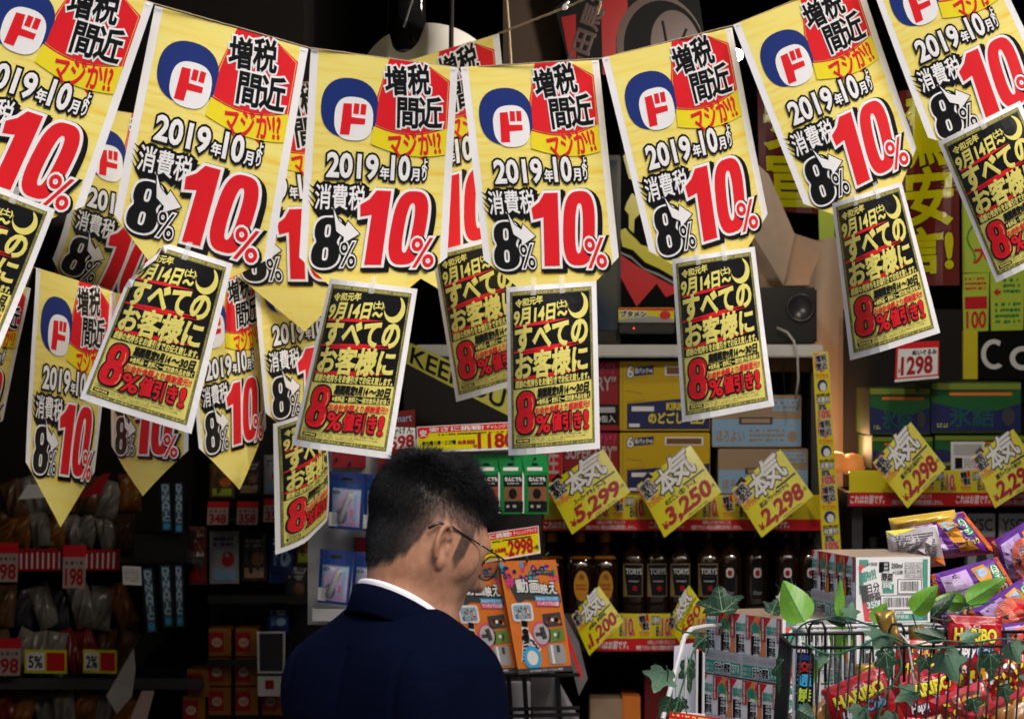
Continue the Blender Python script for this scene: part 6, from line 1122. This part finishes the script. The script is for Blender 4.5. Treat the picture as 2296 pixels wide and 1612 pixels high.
for i, (c, Y, m, lb) in enumerate((
    (((1960, 1372), (2004, 1366), (2022, 1440), (1985, 1452)), 5.38, FGOLD, 'brown gold pouch end sticking out beside the hook'), (((2036, 1405), (2070, 1398), (2090, 1450), (2040, 1456)), 5.4, FGOLD, 'small gold crimped pouch by the bright leaf stem'), (((1918, 1488), (1998, 1480), (1990, 1520), (1916, 1530)), 5.30, FGOLD, 'gold crimped bag edge behind the wires'),
    (((1800, 1596), (1860, 1560), (1900, 1640), (1810, 1680)), 5.24, FMIX, 'speckled multicoloured bag in the basket corner'), (((2030, 1620), (2110, 1600), (2140, 1680), (2040, 1700)), 5.2, FMIX, 'speckled bag at the bottom of the basket'), (((2230, 1590), (2300, 1570), (2320, 1660), (2240, 1680)), 5.19, FMIX, 'speckled bag in the right corner of the basket'))):
    bag('pouch', c, Y, .012, m, 130 + i, lb, 'sweet bag', 'other pouches in the black basket')
def purple(v):
    rnd = random.Random(20 + v); d = D(200, 130); d.rect(1, 1, 199, 129, FPUR); 
    for x in (0, 186):
        d.rect(x + 1, 1, x + 13, 129, ORANGE, 1)
        for k in range(30): d.rect(x + 1, 2 + k * 4.2, x + 13, 3.6 + k * 4.2, DRED, 2)
    d.shape([[(24, 16), (100, 10), (104, 100), (30, 108)]], LAV, 2); d.scrib((30, 20, 96, 98), 14, GREY, 3, rnd); d.shape([[(112, 12), (150, 8), (160, 30), (150, 70), (170, 108), (128, 112), (120, 60)]], AMBER, 2); d.shape([[(118, 20), (146, 16), (152, 34), (126, 44)]], SKYB, 3); d.ell(140, 80, 16, 20, BROWN, 3); d.shape([stadium(172, 40, 12, 26, 2.5, 20)], GREEN, 3); d.text('ハロウィン', (162, 18, 182, 62), WHITE, 4, vert=True, line=.8, bev=.5); d.text('パック', (152, 74, 182, 92), YEL, 4, bev=.6)
    if v == 1: d.shape([stadium(100, 70, 52, 50, 2.2, 30)], pm('coral', (.62, .14, .09), .25), 6); d.ell(120, 74, 22, 26, RED, 7); d.poly([(60, 60), (84, 64), (72, 78)], BLACK, 7)
    return d.fin(8, 8)
PB = [purple(0), purple(1)]; PG = 'purple treat bags piled behind the baskets'
for i, (c, Y, t, lb, dm) in enumerate((
    (((1994, 1172), (2160, 1146), (2236, 1240), (2016, 1262)), 5.86, .05, 'large purple treat bag with clear side on top of the pile', 0),
    (((2222, 1214), (2330, 1150), (2370, 1330), (2240, 1310)), 5.80, .05, 'purple treat bag with a coral round print cut by the right edge', 1),
    (((2086, 1288), (2236, 1248), (2290, 1340), (2100, 1370)), 5.72, .03, 'purple treat bag with an orange crimped edge right of the carton', 0),
    (((2170, 1372), (2300, 1290), (2360, 1380), (2235, 1430)), 5.66, .03, 'purple treat bag above the standing red sweet bag', 1),
    (((2090, 1330), (2190, 1320), (2200, 1420), (2095, 1430)), 5.85, .03, 'shaded purple bag low behind the leaves', 0),
    (((2240, 1400), (2330, 1390), (2330, 1450), (2240, 1450)), 5.6, .02, 'purple bag seen through the wires at the right', 1))):
    o = bag('treat_bag', c, Y, t, FPUR, 150 + i, lb, 'treat bag', PG, PB[dm])
d = D(100, 90); d.rect(1, 1, 99, 89, FCLEAR); d.scrib((14, 12, 88, 70), 12, DGREY, 1); d.poly([(1, 76), (99, 66), (99, 89), (1, 89)], ORANGE, 1); d.poly([(1, 1), (60, 1), (1, 14)], YEL, 1); CB = d.fin(6, 6)
bag('bread_bag', ((1986, 1190), (2100, 1176), (2120, 1268), (1998, 1280)), 5.78, .035, FCLEAR, 160, 'clear bag of small print half under the large purple one', 'treat bag', None, CB); bag('yellow_pouch', ((1992, 1162), (2140, 1142), (2150, 1172), (2000, 1192)), 5.84, .02, mat('film_yellow', (.62, .40, .02), .2, .6, var=.3, coat=.5), 161, 'yellow topped pouch on the treat pile', 'treat bag')
tag(MB().box((at(2000, 0, 5.8).x, 5.75, zs), (at(2420, 0, 5.8).x, 6.1, at(0, 1440, 5.8).z)).build('treat_crate', MAROON), 'dark red crate under the purple treat bags', 'crate')
# leaves ------------------------------------------------------------------------
LB = mat('leaf_bright', (.14, .34, .03), .35, .4, var=.45, scale=30); LBV = pm('leaf_vein_teal', (.05, .22, .10), .4); ID = mat('ivy_deep', (.018, .055, .028), .4, .4, var=.5, scale=30); IV = pm('ivy_vein', (.22, .34, .22), .5); IP = mat('ivy_pale', (.12, .23, .15), .5, .3, var=.4, scale=30); STM = pm('stem_green', (.02, .10, .05), .5)
def heart(mb_, mv):
    d = D(100, 100); P = []
    for i in range(40):
        t = i / 39 if i < 20 else (39 - i) / 19.; t = i / 19 if i < 20 else (39 - i) / 19; w = 46 * math.sin(math.pi * min(1, t ** .62)) ** .8 * (1 - .15 * t) + .4
        P.append((50 + (w if i < 20 else -w), 2 + 96 * (1 - t)))
    d.shape([P], mb_, 0); d.line([(50, 98), (50, 60), (50, 6)], 2, mv, 1, True)
    for k in range(4):
        for s in (-1, 1): y = 84 - k * 18; d.line([(50, y), (50 + s * 18, y - 12), (50 + s * 34 * (1 - k * .12), y - 30)], 1.3, mv, 1, True)
    return d.fin(6, 6)
def ivy(mb_, mv):
    d = D(100, 100); P = [(50, 84), (60, 92), (76, 90), (84, 78), (80, 66), (98, 52), (92, 44), (74, 42), (66, 34), (62, 18), (50, 2), (38, 18), (34, 34), (26, 42), (8, 44), (2, 52), (20, 66), (16, 78), (24, 90), (40, 92)]
    d.shape([P], mb_, 0)
    for q in ((50, 8), (88, 50), (12, 50), (76, 82), (24, 82)):
        m = ((50 + q[0]) / 2 + (q[0] - 50) * .05, (84 + q[1]) / 2 - 3); d.line([(50, 82), m, q], 2, mv, 1, True); a = np.array(m); v = np.array(q) - (50, 82); n = np.array((-v[1], v[0])) * .22
        for s in (-1, 1): d.line([tuple(a), tuple(a + v * .16 + s * n)], 1.1, mv, 1, True); d.line([tuple(a + v * .22), tuple(a + v * .33 + s * n * .6)], .9, mv, 1, True)
    return d.fin(7, 7)
LF = {'b': heart(LB, LBV), 'd': ivy(ID, IV), 'p': ivy(IP, IV), 'D': heart(ID, IV)}
def leaf(kind, base, tip, w, Y, label, tilt=.3, fold=.4, seed=0):
    """leaf from its stalk end to its tip (photo positions); w = width in the same units; tilt leans the tip away"""
    a = np.array(at(*base, Y)); b = np.array(at(*tip, Y)); L = np.linalg.norm(b - a); ax = (b - a) / L; pr = np.array([ax[2], 0, -ax[0]]); sc = Y / FPX; rnd = random.Random(seed); f2 = rnd.uniform(-.3, .3)
    def fn(u, v, z):
        x = (u - .5) * w * sc; t = 1 - v; dep = tilt * L * (t - .3 * t * t) + fold * np.abs(x) + f2 * x + .12 * L * np.sin(3 * u + 4 * v + seed) * (np.abs(u - .5) + .2)
        return a + ax * (t * L)[:, None] + pr * x[:, None] + np.array([0, 1., 0]) * (dep - z)[:, None]
    o = tag(put('plastic_leaf', LF[kind], fn, origin=a), label, 'leaf', 'plastic leaves on the baskets')
    p = a; MB().tube([p, p + np.array([.004, .006, -.012]), p + np.array([.002 + .01 * rnd.uniform(-1, 1), .012, -.03])], [.0012, .0012, .001], 5).build('stalk', STM, o)
    return o
for i, (k, b, t, w, Y, lb) in enumerate((
    ('b', (1805, 1396), (1757, 1300), 78, 5.45, 'big bright green leaf between the two juice stacks'), ('b', (1882, 1384), (1886, 1294), 24, 5.45, 'narrow bright leaf standing in front of the carton side'), ('b', (2046, 1376), (2106, 1311), 58, 5.35, 'bright leaf in front of the carton barcode'), ('b', (2166, 1352), (2262, 1294), 50, 5.5, 'bright leaf lying over the purple bag'), ('b', (2168, 1352), (2090, 1346), 46, 5.52, 'bright leaf tucked below the purple bag'), ('b', (1894, 1402), (1882, 1478), 60, 5.5, 'bright leaf hanging behind the white wires'), ('b', (1828, 1468), (1824, 1536), 34, 5.5, 'small bright leaf behind the lettered strip'),
    ('d', (1622, 1385), (1610, 1308), 104, 5.8, 'large dark ivy leaf on top of the left juice stack'), ('d', (1728, 1380), (1745, 1340), 52, 5.75, 'small dark ivy leaf on the left juice stack'), ('d', (1585, 1432), (1552, 1450), 50, 5.65, 'dark ivy leaf on the white trolley rail'), ('p', (1494, 1492), (1466, 1556), 80, 5.6, 'pale ivy leaf hanging left of the trolley'), ('D', (1505, 1560), (1482, 1615), 40, 5.62, 'dark leaf low left of the trolley'), ('d', (1540, 1470), (1548, 1560), 46, 5.8, 'dark leaf behind the trolley rail'),
    ('p', (2330, 1500), (2300, 1560), 60, 5.10, 'pale ivy leaf cut by the right edge on the wires'), ('d', (2080, 1470), (2058, 1512), 44, 5.11, 'small dark ivy leaf behind the large pale one'), ('p', (1850, 1460), (1838, 1500), 34, 5.12, 'small pale leaf on the black rim near its left end'), ('b', (1960, 1398), (1990, 1350), 40, 5.42, 'bright leaf rising behind the gold pouch'), ('d', (2180, 1560), (2192, 1604), 48, 5.10, 'dark ivy leaf near the bottom over the red bags'), ('p', (2004, 1592), (1986, 1640), 48, 5.10, 'pale ivy leaf touching the bottom edge'), ('d', (1530, 1560), (1520, 1606), 40, 5.6, 'dark ivy leaf at the foot of the trolley rail'),
    ('p', (1985, 1412), (1962, 1458), 76, 5.12, 'pale ivy leaf over the hook of the black basket'), ('d', (1984, 1448), (1996, 1528), 56, 5.11, 'dark ivy leaf with pale veins hanging on the wires'), ('p', (2112, 1450), (2150, 1536), 84, 5.10, 'large pale ivy leaf hanging on the front of the black basket'), ('p', (2262, 1438), (2290, 1490), 66, 5.10, 'pale ivy leaf at the right edge of the basket rim'), ('p', (2060, 1545), (2006, 1574), 56, 5.10, 'pale ivy leaf low on the wires'), ('p', (1935, 1578), (1916, 1622), 62, 5.10, 'pale ivy leaf at the bottom over the slanted sweet bag'), ('D', (2090, 1380), (2144, 1330), 34, 5.42, 'dark leaf left of the standing red sweet bag'), ('d', (2220, 1452), (2226, 1530), 56, 5.11, 'dim ivy leaf on the wires near the right'), ('d', (1760, 1460), (1748, 1562), 44, 5.30, 'dark ivy leaf beside the left end of the black basket'), ('D', (2120, 1432), (2046, 1414), 36, 5.13, 'dark leaf lying along the basket rim'), ('p', (2150, 1436), (2205, 1420), 40, 5.12, 'pale leaf lying on the rim below the red bag'), ('D', (1900, 1396), (1850, 1388), 24, 5.42, 'dark leaf on the white basket rim'), ('D', (1790, 1590), (1830, 1612), 44, 5.14, 'very dark leaf at the foot of the lettered strip'), ('p', (1905, 1392), (1912, 1346), 44, 5.44, 'greyish ivy leaf on the corner of the upper carton'), ('d', (2250, 1530), (2262, 1580), 40, 5.11, 'small dim ivy leaf low at the right'))):
    leaf(k, b, t, w * 1.12, Y, lb, seed=i, tilt=.25 if k != 'D' else .15)
def vine(pts, label, r=.0016):
    P = [at(*p) for p in pts]; Q = []
    for i in range(len(P) - 1):
        p0, p1, p2, p3 = P[max(0, i - 1)], P[i], P[i + 1], P[min(len(P) - 1, i + 2)]
        for k in range(6): t = k / 6; Q.append(.5 * ((2 * p1) + (p2 - p0) * t + (2 * p0 - 5 * p1 + 4 * p2 - p3) * t * t + (3 * p1 - p0 - 3 * p2 + p3) * t ** 3))
    Q.append(P[-1]); tag(MB().tube(Q, r, 6).build('vine', STM, smooth=True), label, 'vine', 'green plastic vines')
vine([(1516, 1398, 5.6), (1520, 1410, 5.6), (1545, 1418, 5.62), (1590, 1420, 5.66), (1560, 1450, 5.62), (1535, 1520, 5.6), (1512, 1600, 5.58)], 'green vine curling over the white trolley rail')
vine([(1752, 1600, 5.4), (1758, 1530, 5.42), (1770, 1450, 5.44), (1800, 1400, 5.44), (1860, 1386, 5.43), (1900, 1384, 5.43), (1960, 1402, 5.4), (2050, 1402, 5.4)], 'green vine running along the white basket rim')
vine([(1990, 1420, 5.12), (2030, 1448, 5.11), (2100, 1436, 5.12), (2180, 1440, 5.12), (2250, 1432, 5.12), (2320, 1440, 5.12)], 'green vine along the black basket rim')
vine([(2014, 1450, 5.11), (2020, 1500, 5.10), (1985, 1560, 5.10), (1960, 1640, 5.10)], 'pale vine hanging down the wires'); vine([(1925, 1600, 5.1), (1990, 1540, 5.1), (2060, 1550, 5.1), (2046, 1500, 5.1)], 'thin vine between the low ivy leaves', .0011)
vine([(1798, 1440, 5.13), (1860, 1466, 5.12), (1930, 1448, 5.12), (1985, 1424, 5.12), (2060, 1452, 5.1), (2140, 1450, 5.1)], 'dark vine looped over the left of the black rim'); vine([(2200, 1440, 5.11), (2192, 1500, 5.10), (2215, 1560, 5.10), (2190, 1620, 5.10)], 'thin vine hanging at the right of the basket', .0012); vine([(2086, 1384, 5.4), (2130, 1390, 5.35), (2170, 1360, 5.45), (2230, 1350, 5.5)], 'vine tying the bright leaves over the purple bags', .0013)
tag(MB().tube([at(2018, 1420, 5.14), at(2036, 1440, 5.12), at(2046, 1500, 5.11), at(2049, 1560, 5.12)], .0018, 6).build('cable_tie', WWIRE, smooth=True), 'white cable tie end hanging on the basket wires', 'cable tie')
